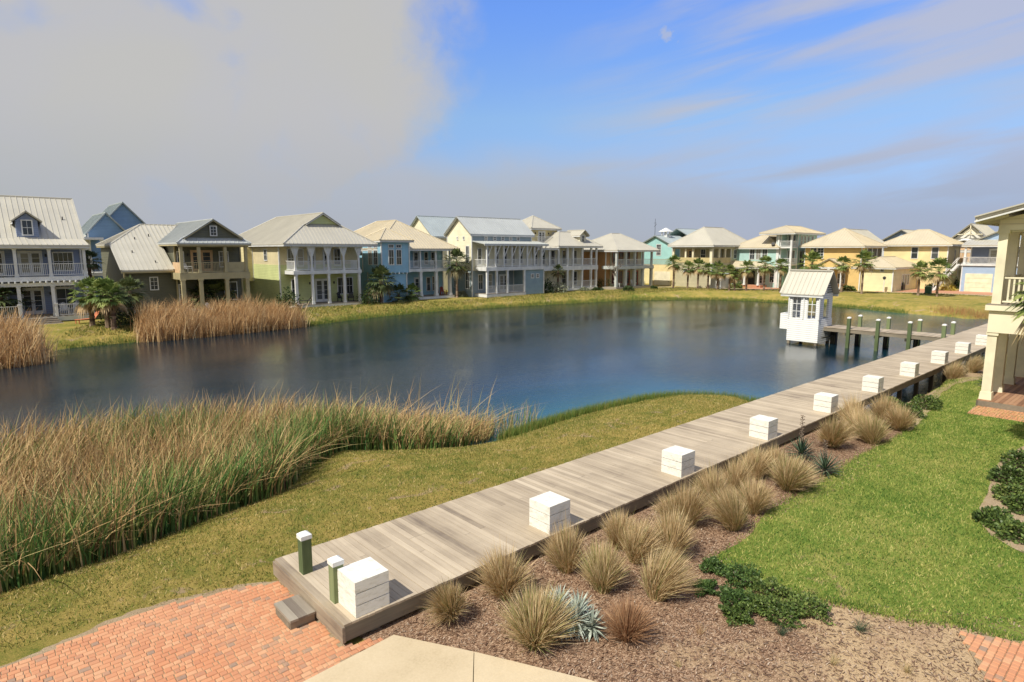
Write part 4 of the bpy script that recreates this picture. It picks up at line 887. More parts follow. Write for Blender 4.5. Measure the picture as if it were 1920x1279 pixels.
# ===== N white house with decorated gable
h = House(128, 26, 'white house with a fretwork gable and curved window hood, behind the garage terrace')
h.wall(125, 134, 23.2, 29.6, 0, 7.2, 's_whitesid'); h.gwallX(125, 23.2, 29.6, 7.2, 10.1, 's_whitesid'); h.gableX(124.3, 135, 22.7, 30.1, 7.1, 10.5, 'roof_tan')
mb = MB()
for y0_, z0_, y1_, z1_ in ((24.6, 8.75, 28.2, 8.75), (26.4, 8.75, 26.4, 10.2), (25.5, 8.75, 26.4, 9.6), (27.3, 8.75, 26.4, 9.6), (23, 7.3, 26.4, 10.4), (29.8, 7.3, 26.4, 10.4)): mb.bar((124.4, y0_, z0_), (124.4, y1_, z1_), .12, .14, (1, 0, 0))
h.p('gable_fretwork', mb, M['cream_trim'])
mb = MB()
for k in range(6):
    t0, t1 = math.pi * k / 6, math.pi * (k + 1) / 6
    mb.prism([(124.0, 27.0 + math.cos(t0) * 1.1, 7.2 + math.sin(t0) * .6), (124.0, 27.0 + math.cos(t1) * 1.1, 7.2 + math.sin(t1) * .6), (125, 27.0 + math.cos(t1) * 1.1, 7.4 + math.sin(t1) * .8), (125, 27.0 + math.cos(t0) * 1.1, 7.4 + math.sin(t0) * .8)], (.05, 0, -.05))
h.p('window_hood', mb, M['white']); h.win('L', 125, 26.2, 27.8, 6.2, 7.1, 2, 1, pane='curtain'); h.win('L', 125, 25, 28.6, 4.2, 5.8, 3, 1, pane='curtain'); h.rail(124.2, 24, 124.2, 29.5, 3.4, .9, .2, 'khaki')
h.slab(124, 125, 23.4, 29.6, 3.0, 3.4, 'balcony_floor')

# ===== O blue house over garage
h = House(114, 20, 'blue house with a cream garage door below a white railed terrace')
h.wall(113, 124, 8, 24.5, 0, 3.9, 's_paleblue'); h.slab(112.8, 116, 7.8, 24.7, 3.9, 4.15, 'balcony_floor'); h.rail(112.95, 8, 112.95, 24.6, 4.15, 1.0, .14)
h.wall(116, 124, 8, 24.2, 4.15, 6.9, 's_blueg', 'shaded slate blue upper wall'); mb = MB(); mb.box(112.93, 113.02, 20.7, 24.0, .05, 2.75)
for k in range(1, 4): mb.box(112.90, 112.94, 20.75, 23.95, .05 + k * .68, .08 + k * .68)
h.p('garage_door', mb, M['garagedoor'] if 'garagedoor' in M else M['cream_trim'])
h.roof([[(112.7, 24.8, 6.95), (112.7, 8, 6.95), (116.2, 8, 7.75), (116.2, 24.8, 7.75)]], 'roof_tan', caps=False); h.gableX(115.8, 124.5, 14.5, 24.0, 7.6, 9.9, 'roof_tan'); h.gwallX(116.2, 15, 23.6, 7.6, 9.6, 's_paleblue')
for y in (24.3, 20.2, 16): h.col(113.1, y, 4.15, 6.8, .3)
h.door('L', 116, 20.9, 21.9, 4.2, 6.3, 1); h.win('L', 116, 18, 19, 4.8, 6.3)
mb = MB()
for k in range(14): mb.box(112.0 + .0 * k, 113.0, 27.6 - .21 * k, 27.82 - .21 * k, .28 * k, .28 * k + .06)
for xx in (112.0, 113.0): mb.bar((xx, 27.8, 0), (xx, 24.9, 4.1), .06, .25); mb.bar((xx, 27.8, 1.0), (xx, 24.9, 5.1), .06, .08)
for k in range(5): mb.box(111.96, 112.04, 27.7 - .68 * k, 27.78 - .68 * k, .95 * k, .95 * k + 1.0)
h.p('stair', mb, M['white'])

M['pcream'] = mat_paint('cream_plaster', (.80, .71, .50), .7, .06)
# ===== P near cream house at right edge
h = House(31, 4, 'near cream house corner with white square columns on two levels, at the right edge', trim='pcreamtrim' if 'pcreamtrim' in M else 'cream_trim')
for i, x in enumerate((30.32, 32.3, 34.6, 37.0, 39.5)):
    h.col(x, 5.33, .3, 3.0, .36); h.col(x, 5.33, 4.12, 6.95, .34, plinth=False)
for y in (2.2, -1.2): h.col(30.32, y, .3, 3.0, .36); h.col(30.32, y, 4.12, 6.95, .34, plinth=False)
mb = MB(); mb.box(30.1, 44, 5.1, 5.5, 3.0, 3.85); mb.box(30.1, 30.5, -9, 5.1, 3.0, 3.85); h.p('beam', mb, M['pcream'])
mb = MB(); mb.box(29.98, 44, -9, 5.62, 3.87, 4.07); h.p('balcony_floor', mb, h.t)
mb = MB(); mb.box(30.0, 43.9, -9, 5.6, 4.07, 4.11); h.p('balcony_boards', mb, M['greyporch'])
h.rail(30.25, 5.15, 30.25, 2.4, 4.12, 1.02, .145, bw=.06); h.rail(30.25, 2.0, 30.25, -1, 4.12, 1.02, .145, bw=.06)
for a_, b_ in ((30.5, 32.1), (32.5, 34.4), (34.8, 36.8), (37.2, 39.3)): h.rail(a_, 5.35, b_, 5.35, 4.12, 1.02, .145, bw=.06)
mb = MB(); mb.box(30.12, 44, 5.14, 5.5, 6.95, 7.15); mb.box(30.12, 30.48, -9, 5.14, 6.95, 7.15); h.p('beam', mb, h.t)
mb = MB(); mb.prism([(30.15, 5.48, 7.15), (30.15, -6.5, 7.15), (30.15, -.5, 9.0), (30.15, 5.48, 7.36)], (.15, 0, 0)); h.p('gable_wall', mb, M['s_pcream'])
h.roof([[(44, 6.15, 7.45), (29.5, 6.15, 7.45), (29.5, -.5, 9.4), (44, -.5, 9.4)], [(29.5, -7.15, 7.45), (44, -7.15, 7.45), (44, -.5, 9.4), (29.5, -.5, 9.4)]], 'roof_tan', th=.1)
mb = MB(); mb.bar((29.52, 6.15, 7.28), (29.52, -.5, 9.23), .06, .2, (1, 0, 0)); h.p('rake_board', mb, M['white'])
for x in np.arange(29.9, 43, .8): mb = MB(); mb.bar((x, 6.1, 7.27), (x, 5.2, 7.5), .06, .12); h.p('rafter', mb, h.t)
h.boards(29.95, 44, 1.5, 5.55, .3, 'warmdeck', .14, along='x'); mb = MB(); mb.box(29.9, 44, 5.5, 5.56, .06, .27); mb.box(29.9, 29.96, -9, 5.5, .06, .27); h.p('skirt', mb, M['beam'])
h.wall(30.6, 44, -9, 1.5, .3, 3.0, 's_pcream'); h.wall(30.6, 44, -9, 1.0, 4.11, 6.95, 's_pcream')
for p_ in ((32, 6.85), (34, 6.85)):
    mb = MB(); mb.tube((p_[0], 3.5, 6.3), (p_[0], 3.5, 6.95), .02, .02, 6); mb.tube((p_[0], 3.5, 6.2), (p_[0], 3.5, 6.34), .12, .12, 10); h.p('porch_lamp', mb, M['dark'])
mb = MB(); mb.box(30.2, 44, -9, 5.3, 6.9, 6.94); h.p('ceiling', mb, M['cream_trim']); mb = MB(); mb.box(30.2, 44, -9, 5.3, 3.84, 3.865); h.p('ceiling', mb, M['cream_trim'])

# ---------------------------------------------------------------- boardwalk
bw = empty('boardwalk', (DK_X0, DK_R, 0), 'long weathered grey plank boardwalk running beside the pond', 'boardwalk')
mb = MB(); x = DK_X0; pw = .138
while x < DK_X1:
    dz = R.uniform(-.003, .003); rr = min(1, max(0, R.gauss(.52, .16)))
    y0 = DK_R - .015 + R.uniform(-.008, .008); y1 = DK_L + .015 + R.uniform(-.008, .008)
    if R.random() < .35 and x < 45:
        ym = R.choice((9.6, 10.2)); mb.box(x + .003, x + pw - .004, y0, ym - .003, DKZ - .04 + dz, DKZ + dz, rr); mb.box(x + .003, x + pw - .004, ym + .003, y1, DKZ - .04 + dz, DKZ + dz, min(1, max(0, rr + R.uniform(-.3, .3))))
    else: mb.box(x + .003, x + pw - .004, y0, y1, DKZ - .04 + dz, DKZ + dz, rr)
    x += pw
part(bw, 'deck_boards', mb, M['deck'])
mb = MB(); mb.box(DK_X0 + .02, DK_X1, DK_R + .005, DK_R + .055, .10, .355); part(bw, 'rim_board', mb, M['beam'])
mb = MB(); mb.box(DK_X0 + .02, DK_X1, DK_L - .055, DK_L - .005, .10, .355); part(bw, 'rim_board', mb, M['beam'])
mb = MB(); mb.box(DK_X0 - .035, DK_X0 + .015, DK_R - .02, DK_L + .02, .10, .365); part(bw, 'front_board', mb, M['deck'])
mb = MB()
for y in (9.1, 9.8, 10.5): mb.box(DK_X0 + .1, DK_X1, y - .03, y + .03, .12, .355)
part(bw, 'joist', mb, M['darkpile'])
x = 4.6
while x < 62:
    for y in (DK_R + .16, DK_L - .16):
        mb = MB(); mb.box(x - .08, x + .08, y - .08, y + .08, min(hz(x, y), -.05) - .4, .355); part(bw, 'piling', mb, M['darkpile'] if x > 21 else M['beam'])
    x += 2.4
# white boxes
proto = None
labs = ['largest white three tier box at the near corner of the boardwalk', 'white box second from the near end of the boardwalk, dark scuffs on its top', 'third white box along the boardwalk from the near end', 'fourth white box along the boardwalk, just before the two dark yuccas',
        'fifth white box, beside the long clump of tan grasses', 'sixth white box along the boardwalk from the near end', 'seventh white box, above the dark gap under the boardwalk', 'eighth white box along the boardwalk from the near end', 'ninth white box, last one standing clear of the cream porch column', 'farthest white box, partly hidden behind the cream porch column']
for i, s_ in enumerate((.27, 4.66, 9.45, 14.15, 18.95, 23.75, 28.5, 33.4, 38.0, 42.7)):
    X = DK_X0 + .18 + s_ - .22
    if proto is None:
        proto = empty('white_box', (X, DK_R + .03, DKZ), labs[0], 'box', 'white boxes along the boardwalk edge')
        for k in range(3):
            mb = MB(); z = DKZ + .004 + k * .203; mb.box(X, X + .61, DK_R + .03, DK_R + .64, z, z + .188); part(proto, 'tier', mb, M['boxwhite'])
        mb = MB(); mb.box(X + .025, X + .585, DK_R + .055, DK_R + .615, DKZ, DKZ + .58); part(proto, 'core', mb, M['dark'])
    else:
        c = copy_tree(proto); c.location = (X + R.uniform(-.02, .02), DK_R + .03, DKZ); c['label'] = labs[i]; c.rotation_euler[2] = R.uniform(-.012, .012)
# near posts and pier posts
def post(x, y, z0, z1, w, label, group, name='mooring_post'):
    o = empty(name, (x, y, z0), label, 'post', group)
    mb = MB(); mb.box(x - w, x + w, y - w, y + w, z0, z1); part(o, 'shaft', mb, M['pile'])
    mb = MB(); mb.box(x - w - .012, x + w + .012, y - w - .012, y + w + .012, z1 - .02, z1 + .055); mb.box(x - w - .012, x + w + .012, y - w - .012, y + w + .012, z1 + .055, z1 + .10, None, w * .7, w * .7); part(o, 'cap', mb, M['capwhite']); return o
post(4.25, 10.36, -.2, 1.07, .09, 'green square post with white cap at the left front corner of the boardwalk', 'green capped posts')
post(4.25, 9.12, -.2, 1.07, .09, 'green square post with white cap half behind the nearest white box', 'green capped posts')
st = empty('wooden_step', (3.75, 9.7, 0), 'low weathered wooden step on the brick plaza before the boardwalk', 'step')
mb = MB()
for k in range(3): mb.box(3.52 + k * .145, 3.66 + k * .145, 9.32, 10.02, .185, .225)
part(st, 'tread', mb, M['greyporch'])
mb = MB(); mb.box(3.53, 3.95, 9.36, 9.39, .05, .183); mb.box(3.53, 3.95, 9.95, 9.98, .05, .183); mb.box(3.525, 3.565, 9.40, 9.94, .05, .183); part(st, 'riser', mb, M['beam'])

# pier
pr = empty('pier', (50, 14, 0), 'narrow wooden pier running from the boardwalk to the white boathouse', 'pier')
mb = MB(); y = 11.22
while y < 19.0:
    mb.box(49.0, 51.1, y + .004, y + .134, .36 + R.uniform(-.004, .004), .40, min(1, max(0, R.gauss(.45, .2)))); y += .14
part(pr, 'deck_boards', mb, M['deck'])
mb = MB(); mb.box(49.03, 49.09, 11.25, 19, .1, .355); mb.box(51.0, 51.06, 11.25, 19, .1, .355); part(pr, 'rim_board', mb, M['beam'])
mb = MB(); mb.box(50.0, 50.06, 11.25, 19, .1, .355)
for y in (13.3, 15.25, 17.2): mb.box(48.95, 51.2, y + .1, y + .22, -.12, .1)
part(pr, 'joist', mb, M['darkpile'])
for y in (13.3, 15.25, 17.2, 18.9):
    mb = MB(); mb.box(50.9, 51.15, y - .05, y + .2, -2.2, .1); part(pr, 'piling', mb, M['darkpile'])
pl_ = ['nearest the boardwalk', 'second from the boardwalk', 'third from the boardwalk', 'closest to the boathouse']
for i, y in enumerate((11.25, 13.25, 15.25, 17.2)):
    post(48.93, y, -2.2 if i else .1, 1.22, .11, f'green capped pier post on the near side, {pl_[i]}', 'green capped posts along the pier')
    post(51.15, y, -2.2 if i else .1, 1.22, .11, f'green capped pier post on the far side, {pl_[i]}', 'green capped posts along the pier')

# boathouse
h = House(49.3, 20.2, 'tiny white clapboard boathouse with tin gable roof standing in the pond', 'boathouse', 'boathouse', group=None)
W_ = 's_bh'; m, nt, b = newmat('white_clapboard'); b.inputs['Roughness'].default_value = .6
s__ = sep(nt, objco(nt)); f = math_(nt, 'FRACT', math_(nt, 'DIVIDE', s__[2], .155)); L(nt, ramp(nt, f, [(0, (.74, .74, .70)), (.82, (.72, .72, .68)), (.9, (.22, .22, .22)), (1, (.25, .25, .25))]), b.inputs['Base Color']); bump(nt, b, math_(nt, 'SUBTRACT', 1, f), 1, .03); M[W_] = m
mb = MB(); mb.box(48.0, 50.5, 19.0, 21.35, -.75, .98); h.p('base_wall', mb, M[W_])
mb = MB()
for a_, b_ in ((19.02, 19.25), (19.95, 20.4), (21.1, 21.33)): mb.box(48.06, 48.2, a_, b_, .98, 2.9)
mb.box(48.06, 48.2, 19.25, 21.1, 2.72, 2.9)
for a_, b_ in ((48.2, 48.85), (49.75, 50.44)): mb.box(a_, b_, 19.04, 19.18, .4, 2.9)
mb.box(48.85, 49.75, 19.05, 19.17, 2.5, 2.9); mb.box(48.2, 50.44, 21.18, 21.3, .98, 2.9); mb.box(50.3, 50.44, 19.18, 21.18, .42, 1.05); mb.box(50.3, 50.44, 19.18, 19.3, 1.05, 2.9); mb.box(50.3, 50.44, 21.05, 21.18, 1.05, 2.9); mb.box(50.3, 50.44, 20.1, 20.25, 1.05, 2.9)
h.p('wall', mb, M[W_])
mb = MB(); mb.prism([(48.2, 19.06, 2.9), (50.4, 19.06, 2.9), (49.25, 19.06, 4.35)], (0, .1, 0)); h.p('gable_wall', mb, M[W_]); mb = MB(); mb.prism([(48.2, 21.2, 2.9), (50.4, 21.2, 2.9), (49.25, 21.2, 4.35)], (0, .1, 0)); h.p('gable_wall', mb, M[W_])
mb = MB()
for k in range(7): mb.box(49.35 + .0 * k, 50.25 - .12 * k, 18.99, 19.05, 3.0 + .17 * k, 3.05 + .17 * k)
h.p('gable_vent', mb, M['dark'])
for y0_, y1_ in ((19.25, 19.95), (20.4, 21.1)):
    fr = MB(); fr.box(48.1, 48.16, y0_, y0_ + .06, .98, 2.72); fr.box(48.1, 48.16, y1_ - .06, y1_, .98, 2.72); fr.box(48.1, 48.15, (y0_ + y1_) / 2 - .025, (y0_ + y1_) / 2 + .025, .98, 2.72)
    for z in (1.0, 1.55, 2.12, 2.68): fr.box(48.105, 48.155, y0_, y1_, z - .025, z + .025)
    h.p('window', fr, M['white'])
mb = MB(); mb.box(48.02, 48.07, 18.98, 21.37, .92, 1.0); 
for y in (19.03, 20.18, 21.3): mb.box(47.97, 48.1, y - .05, y + .05, .95, 2.85)
h.p('trim', mb, M['white'])
h.gableY(47.85, 50.75, 18.75, 21.95, 2.88, 4.62, 'roof_tan', th=.07, rib=.33)
mb = MB(); mb.box(49.18, 49.42, 18.74, 21.96, 4.6, 4.7); h.p('ridge_cap', mb, M['roof_tan'])
mb = MB(); mb.box(48.7, 50.0, 21.35, 22.25, .02, 1.25); h.p('side_bin', mb, M[W_], 'white clapboard bin on the left side')
mb = MB(); mb.box(48.1, 50.4, 19.1, 21.25, .3, .4); h.p('floor', mb, M['deck'])
for x, y in ((48.12, 19.15), (48.12, 21.2), (50.3, 19.15), (50.3, 21.2)):
    mb = MB(); mb.box(x - .1, x + .1, y - .1, y + .1, -2.2, -.75); h.p('piling', mb, M['beam'])
mb = MB(); mb.box(50.4, 50.8, 18.6, 19.0, -2.2, .3); mb.box(48.2, 50.8, 18.7, 18.8, -.4, -.3); h.p('cross_brace', mb, M['darkpile'])
# ---------------------------------------------------------------- plants
M['frond'] = mat_attr('palm_fronds', [(0, (.46, .32, .17)), (.2, (.42, .33, .16)), (.28, (.07, .11, .03)), (.65, (.14, .20, .05)), (1, (.34, .38, .11))], .55, .25, .15, 1)
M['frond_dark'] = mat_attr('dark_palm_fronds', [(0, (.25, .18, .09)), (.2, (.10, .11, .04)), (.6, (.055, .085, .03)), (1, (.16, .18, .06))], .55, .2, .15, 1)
M['trunk'] = mat_attr('palm_bark', [(0, (.10, .065, .045)), (.5, (.22, .15, .105)), (1, (.36, .27, .19))], .9, 0, .6, 6)
M['leaf'] = mat_attr('shrub_leaves', [(0, (.03, .05, .015)), (.4, (.075, .12, .03)), (.75, (.15, .21, .05)), (1, (.27, .30, .09))], .45, .2, .3, 3)
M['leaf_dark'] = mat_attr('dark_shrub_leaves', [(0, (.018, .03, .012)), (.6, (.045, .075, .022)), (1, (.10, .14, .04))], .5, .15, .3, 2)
M['leaf_mid'] = mat_attr('mid_green_leaves', [(0, (.03, .06, .018)), (.5, (.08, .14, .035)), (1, (.18, .26, .07))], .5, .2, .3, 3)
M['leaf_grey'] = mat_attr('grey_green_leaves', [(0, (.13, .14, .09)), (.6, (.26, .28, .18)), (1, (.38, .38, .26))], .6, .15, .3, 2)
M['leaf_yellow'] = mat_attr('yellow_leaves', [(0, (.2, .2, .03)), (.6, (.52, .42, .07)), (1, (.62, .5, .12))], .6, .25, .3, 2)
M['twig'] = mat_attr('twigs', [(0, (.10, .07, .05)), (1, (.26, .2, .15))], .9)

def crown_mesh(nf, rr, seed, dead=.13, nl=11):
    nf = int(nf * 1.45); nl += 2
    rg = random.Random(seed); mb = MB()
    for i in range(nf):
        t = (i + .5) / nf; az = i * 2.39996 + rg.uniform(-.3, .3); el = rad(82 - 135 * t ** .9 + rg.uniform(-9, 9))
        isd = t > 1 - dead; pl_ = rr * rg.uniform(.42, .55)
        d = Vector((math.cos(az) * math.cos(el), math.sin(az) * math.cos(el), math.sin(el)))
        c0 = Vector((0, 0, -.02 * rr)); c1 = c0 + d * pl_; col = rg.uniform(0, .2) if isd else rg.uniform(.35, 1)
        mb.bar(c0, c1, .025, .02, (0, 0, 1) if abs(d.z) < .9 else (1, 0, 0), col)
        side = d.cross(Vector((0, 0, 1)))
        if side.length < .1: side = Vector((1, 0, 0))
        side.normalize(); upv = side.cross(d).normalized(); ll = rr * rg.uniform(.45, .62)
        for k in range(nl):
            a = rad(-78 + 156 * k / (nl - 1)) + rg.uniform(-.05, .05)
            ld = (d * math.cos(a) + side * math.sin(a) + upv * .12).normalized(); l2 = ll * (1 - .25 * abs(a)) * rg.uniform(.9, 1.1)
            drop = Vector((0, 0, -1)) * l2 * (rg.uniform(.15, .45) + (.35 if isd else 0))
            w = l2 * .065 + .012; wv = ld.cross(upv).normalized() * w; mid = c1 + ld * l2 * .55 + drop * .18; tip = c1 + ld * l2 * .92 + drop
            j = col + rg.uniform(-.08, .08) if not isd else col
            mb.face([c1, mid - wv, mid + wv], j); mb.face([mid - wv, tip, mid + wv], j)
    return mb.mesh('crown')
def trunk_mesh(hh, r0, r1, bx, by, seed, rough=.25):
    rg = random.Random(seed); mb = MB(); n = max(5, int(hh / .22)); prev = (0, 0, 0); pr_ = r0 * 1.25
    for i in range(1, n + 1):
        t = i / n; q = (bx * t * t + rg.uniform(-.01, .01), by * t * t, hh * t); r = r0 + (r1 - r0) * t
        mb.tube(prev, q, pr_, r * (1 + rg.uniform(0, rough)), 8); prev = q; pr_ = r * .92
    return mb.mesh('trunk'), prev
PG = 'palms round the pond'
def palm(x, y, hh, rr, label, seed, dark=False, nf=30, r0=.17, lean=(0, 0), group=PG, nl=11, z=None):
    z = hz(x, y) if z is None else z
    o = empty('palm_tree', (x, y, z - .05), label, 'palm tree', group)
    tm, top = trunk_mesh(hh, r0, r0 * .85, lean[0], lean[1], seed); obj('trunk', tm, M['trunk'], o)
    obj('crown', crown_mesh(nf, rr, seed, nl=nl), M['frond_dark' if dark else 'frond'], o, top); return o
def pix_palm(px, yb, yc, rp, label, seed, **k):
    x, y = at(px, yb); zc = CH * (1 - (yc - HY) / (yb - HY)); D = CH * FPX / (yb - HY)
    return palm(x, y, zc, rp * D / FPX * 1.5, label, seed, **k)
far = [(857, 558, 490, 22, 'tall straight palm between the light blue house and the cream gable'), (1262, 541, 492, 13, 'leftmost palm on the far verge, before the yellow garage wing'), (1289, 541, 501, 12, 'palm beside the rounded bush, before the beige house'),
       (1308, 542, 498, 13, 'palm with a thick brown trunk, just left of the white shed'), (1327, 542, 504, 11, 'slim palm touching the left wall of the white shed'), (1345, 544, 505, 14, 'palm standing right in front of the white shed'),
       (1367, 545, 507, 11, 'first of the two close short palms right of the shed'), (1377, 545, 516, 9, 'shortest far palm, second of the close pair right of the shed'), (1399, 545, 501, 13, 'palm in front of the brick porch steps of the pale aqua house'),
       (1432, 545, 496, 15, 'palm before the porch door of the pale aqua house'), (1462, 548, 497, 13, 'palm below the balcony tower, left of the boathouse roof'), (1519, 548, 492, 19, 'wide bushy palm rising directly behind the boathouse roof'),
       (1577, 548, 495, 14, 'palm before the porch of the golden house, right of the boathouse roof'), (1615, 551, 489, 18, 'tallest far palm with clean trunk, left of the low garage wing'), (1721, 554, 506, 15, 'thin palm on the brick drive, left of the bushy one'), (1756, 556, 506, 21, 'full bushy palm on the brick drive before the pale yellow house')]
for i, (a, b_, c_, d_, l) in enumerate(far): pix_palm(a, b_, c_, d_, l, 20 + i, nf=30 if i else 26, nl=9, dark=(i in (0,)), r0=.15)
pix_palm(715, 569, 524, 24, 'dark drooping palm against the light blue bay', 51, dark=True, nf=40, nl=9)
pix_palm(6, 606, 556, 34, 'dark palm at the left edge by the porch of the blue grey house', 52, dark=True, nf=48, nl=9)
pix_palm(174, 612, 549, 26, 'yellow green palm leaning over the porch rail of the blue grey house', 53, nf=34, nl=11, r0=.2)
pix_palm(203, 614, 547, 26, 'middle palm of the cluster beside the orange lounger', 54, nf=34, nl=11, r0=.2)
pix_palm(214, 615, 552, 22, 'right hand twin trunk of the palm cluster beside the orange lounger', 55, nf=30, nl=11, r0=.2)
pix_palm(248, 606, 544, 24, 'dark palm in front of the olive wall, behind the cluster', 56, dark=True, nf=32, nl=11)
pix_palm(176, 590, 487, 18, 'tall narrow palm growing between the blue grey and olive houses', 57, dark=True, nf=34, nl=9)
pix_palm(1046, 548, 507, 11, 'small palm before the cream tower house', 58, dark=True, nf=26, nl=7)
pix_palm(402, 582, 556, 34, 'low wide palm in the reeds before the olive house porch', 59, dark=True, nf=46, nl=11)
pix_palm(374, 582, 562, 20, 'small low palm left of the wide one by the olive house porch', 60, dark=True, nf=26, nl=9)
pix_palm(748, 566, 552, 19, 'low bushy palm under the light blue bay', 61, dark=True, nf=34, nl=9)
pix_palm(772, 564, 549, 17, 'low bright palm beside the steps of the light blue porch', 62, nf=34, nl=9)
_x, _y = at(1950, 868)
palm(_x, _y, 5.0, 1.35, 'palm at the right edge with rusty frond tips over the cream balcony', 63, nf=44, nl=15, z=0)

def shrub_mesh(rx, ry, rz, n, leaf, seed, lump=.25, twigs=10, flat=.0):
    rg = np.random.default_rng(seed); u = rg.normal(0, 1, (n, 3)); u /= np.linalg.norm(u, axis=1)[:, None]; u[:, 2] = np.abs(u[:, 2]) * 1.0 - .12
    ph = rg.uniform(0, 6, 6); lm = 1 + lump * (np.sin(u[:, 0] * 4.1 + ph[0]) * np.cos(u[:, 1] * 3.7 + ph[1]) + .6 * np.sin(u[:, 2] * 6 + u[:, 0] * 5 + ph[2]))
    rr = lm * rg.uniform(.35, 1.0, n) ** .45; P = u * rr[:, None] * np.array([rx, ry, rz]); P[:, 2] += .04
    a = rg.normal(0, 1, (n, 3)); a = a * .7 + u; a /= np.linalg.norm(a, axis=1)[:, None]; c = np.cross(a, rg.normal(0, 1, (n, 3))); c /= np.linalg.norm(c, axis=1)[:, None]
    s_ = leaf * rg.uniform(.6, 1.3, n)[:, None]; V = np.concatenate([P - c * s_ * .35, P + a * s_ * .5, P + c * s_ * .35, P + a * s_ * 1.3 * .8 + c * 0])
    V = np.concatenate([P - a * s_ * .5, P + c * s_ * .32, P + a * s_ * .6, P - c * s_ * .32]); ar = np.arange(n)
    r = np.clip(rg.uniform(0, 1, n) * .7 + .3 * rg.uniform(0, 1), 0, 1)
    return npmesh('foliage', V, np.stack([ar, ar + n, ar + 2 * n, ar + 3 * n], 1), r)
def twigs_mesh(rx, ry, rz, k, seed, th=.012):
    rg = random.Random(seed); mb = MB()
    for i in range(k):
        a = rg.uniform(0, 6.28); t = rg.uniform(.3, .85); mb.tube((0, 0, 0), (math.cos(a) * rx * t, math.sin(a) * ry * t, rz * rg.uniform(.4, .9)), th, th * .4, 5)
    return mb.mesh('stems')
def shrub(x, y, rx, rz, n, leaf, mat, label, seed, name='shrub', ry=None, cat='shrub', group=None, lump=.2, z=None):
    z = hz(x, y) + .02 if z is None else z
    o = empty(name, (x, y, z), label, cat, group); ry = ry or rx
    obj('foliage', shrub_mesh(rx, ry, rz, n, leaf, seed, lump), M[mat], o); obj('stems', twigs_mesh(rx, ry, rz, 12, seed), M['twig'], o); return o
# hedge shrubs at the right edge, and beside the boardwalk
hs = [((1888, 905), .42, .42, 'upper left round shrub in the sandy bed at the right edge'), ((1915, 880), .5, .55, 'rear shrub at the top of the sandy bed at the right edge'), ((1899, 940), .42, .42, 'glossy shrub in the middle of the sandy bed at the right edge'),
      ((1922, 962), .40, .42, 'shrub against the frame edge in the middle of the sandy bed'), ((1862, 985), .40, .34, 'lowest left shrub of the sandy bed, touching the lawn'), ((1902, 1010), .44, .36, 'bottom shrub of the sandy bed at the right edge')]
for i, (q, r_, z_, l) in enumerate(hs): x, y = at(*q); shrub(x, y, r_, z_, 1500, .075, 'leaf', l, 100 + i, group='clipped shrubs', z=.05)
for i, (q, r_, z_, l) in enumerate((((1735, 766), .58, .5, 'round dark shrub on the lawn corner beside the boardwalk gap'), ((1704, 782), .5, .45, 'bright round shrub left of the round dark one by the boardwalk'), ((1672, 765), .45, .4, 'pale green shrub tucked under the boardwalk edge behind the tan grasses'), ((1692, 799), .35, .36, 'small shrub at the right end of the tan grass clump'))):
    x, y = at(*q); shrub(x, y, r_, z_, 1400, .085, 'leaf', l, 110 + i, group='clipped shrubs', z=.03)
# green trailing plants in the mulch
for i, (q, r_, z_, l) in enumerate((((1385, 1092), .36, .22, 'dark trailing plant at the top of the green patch by the lawn corner'), ((1338, 1070), .22, .2, 'dull small plant left of the trailing patch, at the lawn tip'), ((1440, 1112), .34, .2, 'trailing plant in the centre of the green patch'), ((1380, 1128), .26, .16, 'low plant on the left lower side of the green patch'),
                          ((1458, 1158), .36, .2, 'lowest and widest plant of the green patch'), ((1382, 1160), .25, .18, 'yellowish plant at the lower left of the green patch'), ((1515, 1148), .34, .2, 'brightest green plant at the right end of the patch, by the sand'), ((1318, 1108), .2, .12, 'tiny green sprig left of the trailing patch'), ((1422, 1142), .25, .16, 'plant filling the middle bottom of the green patch'))):
    x, y = at(*q); shrub(x, y, r_, z_, 1700, .05, 'leaf' if i in (6, 5, 2, 4, 8) else 'leaf_mid', l, 130 + i, 'ground_cover_plant', cat='plant', group='trailing green plants', lump=.45, z=.02)

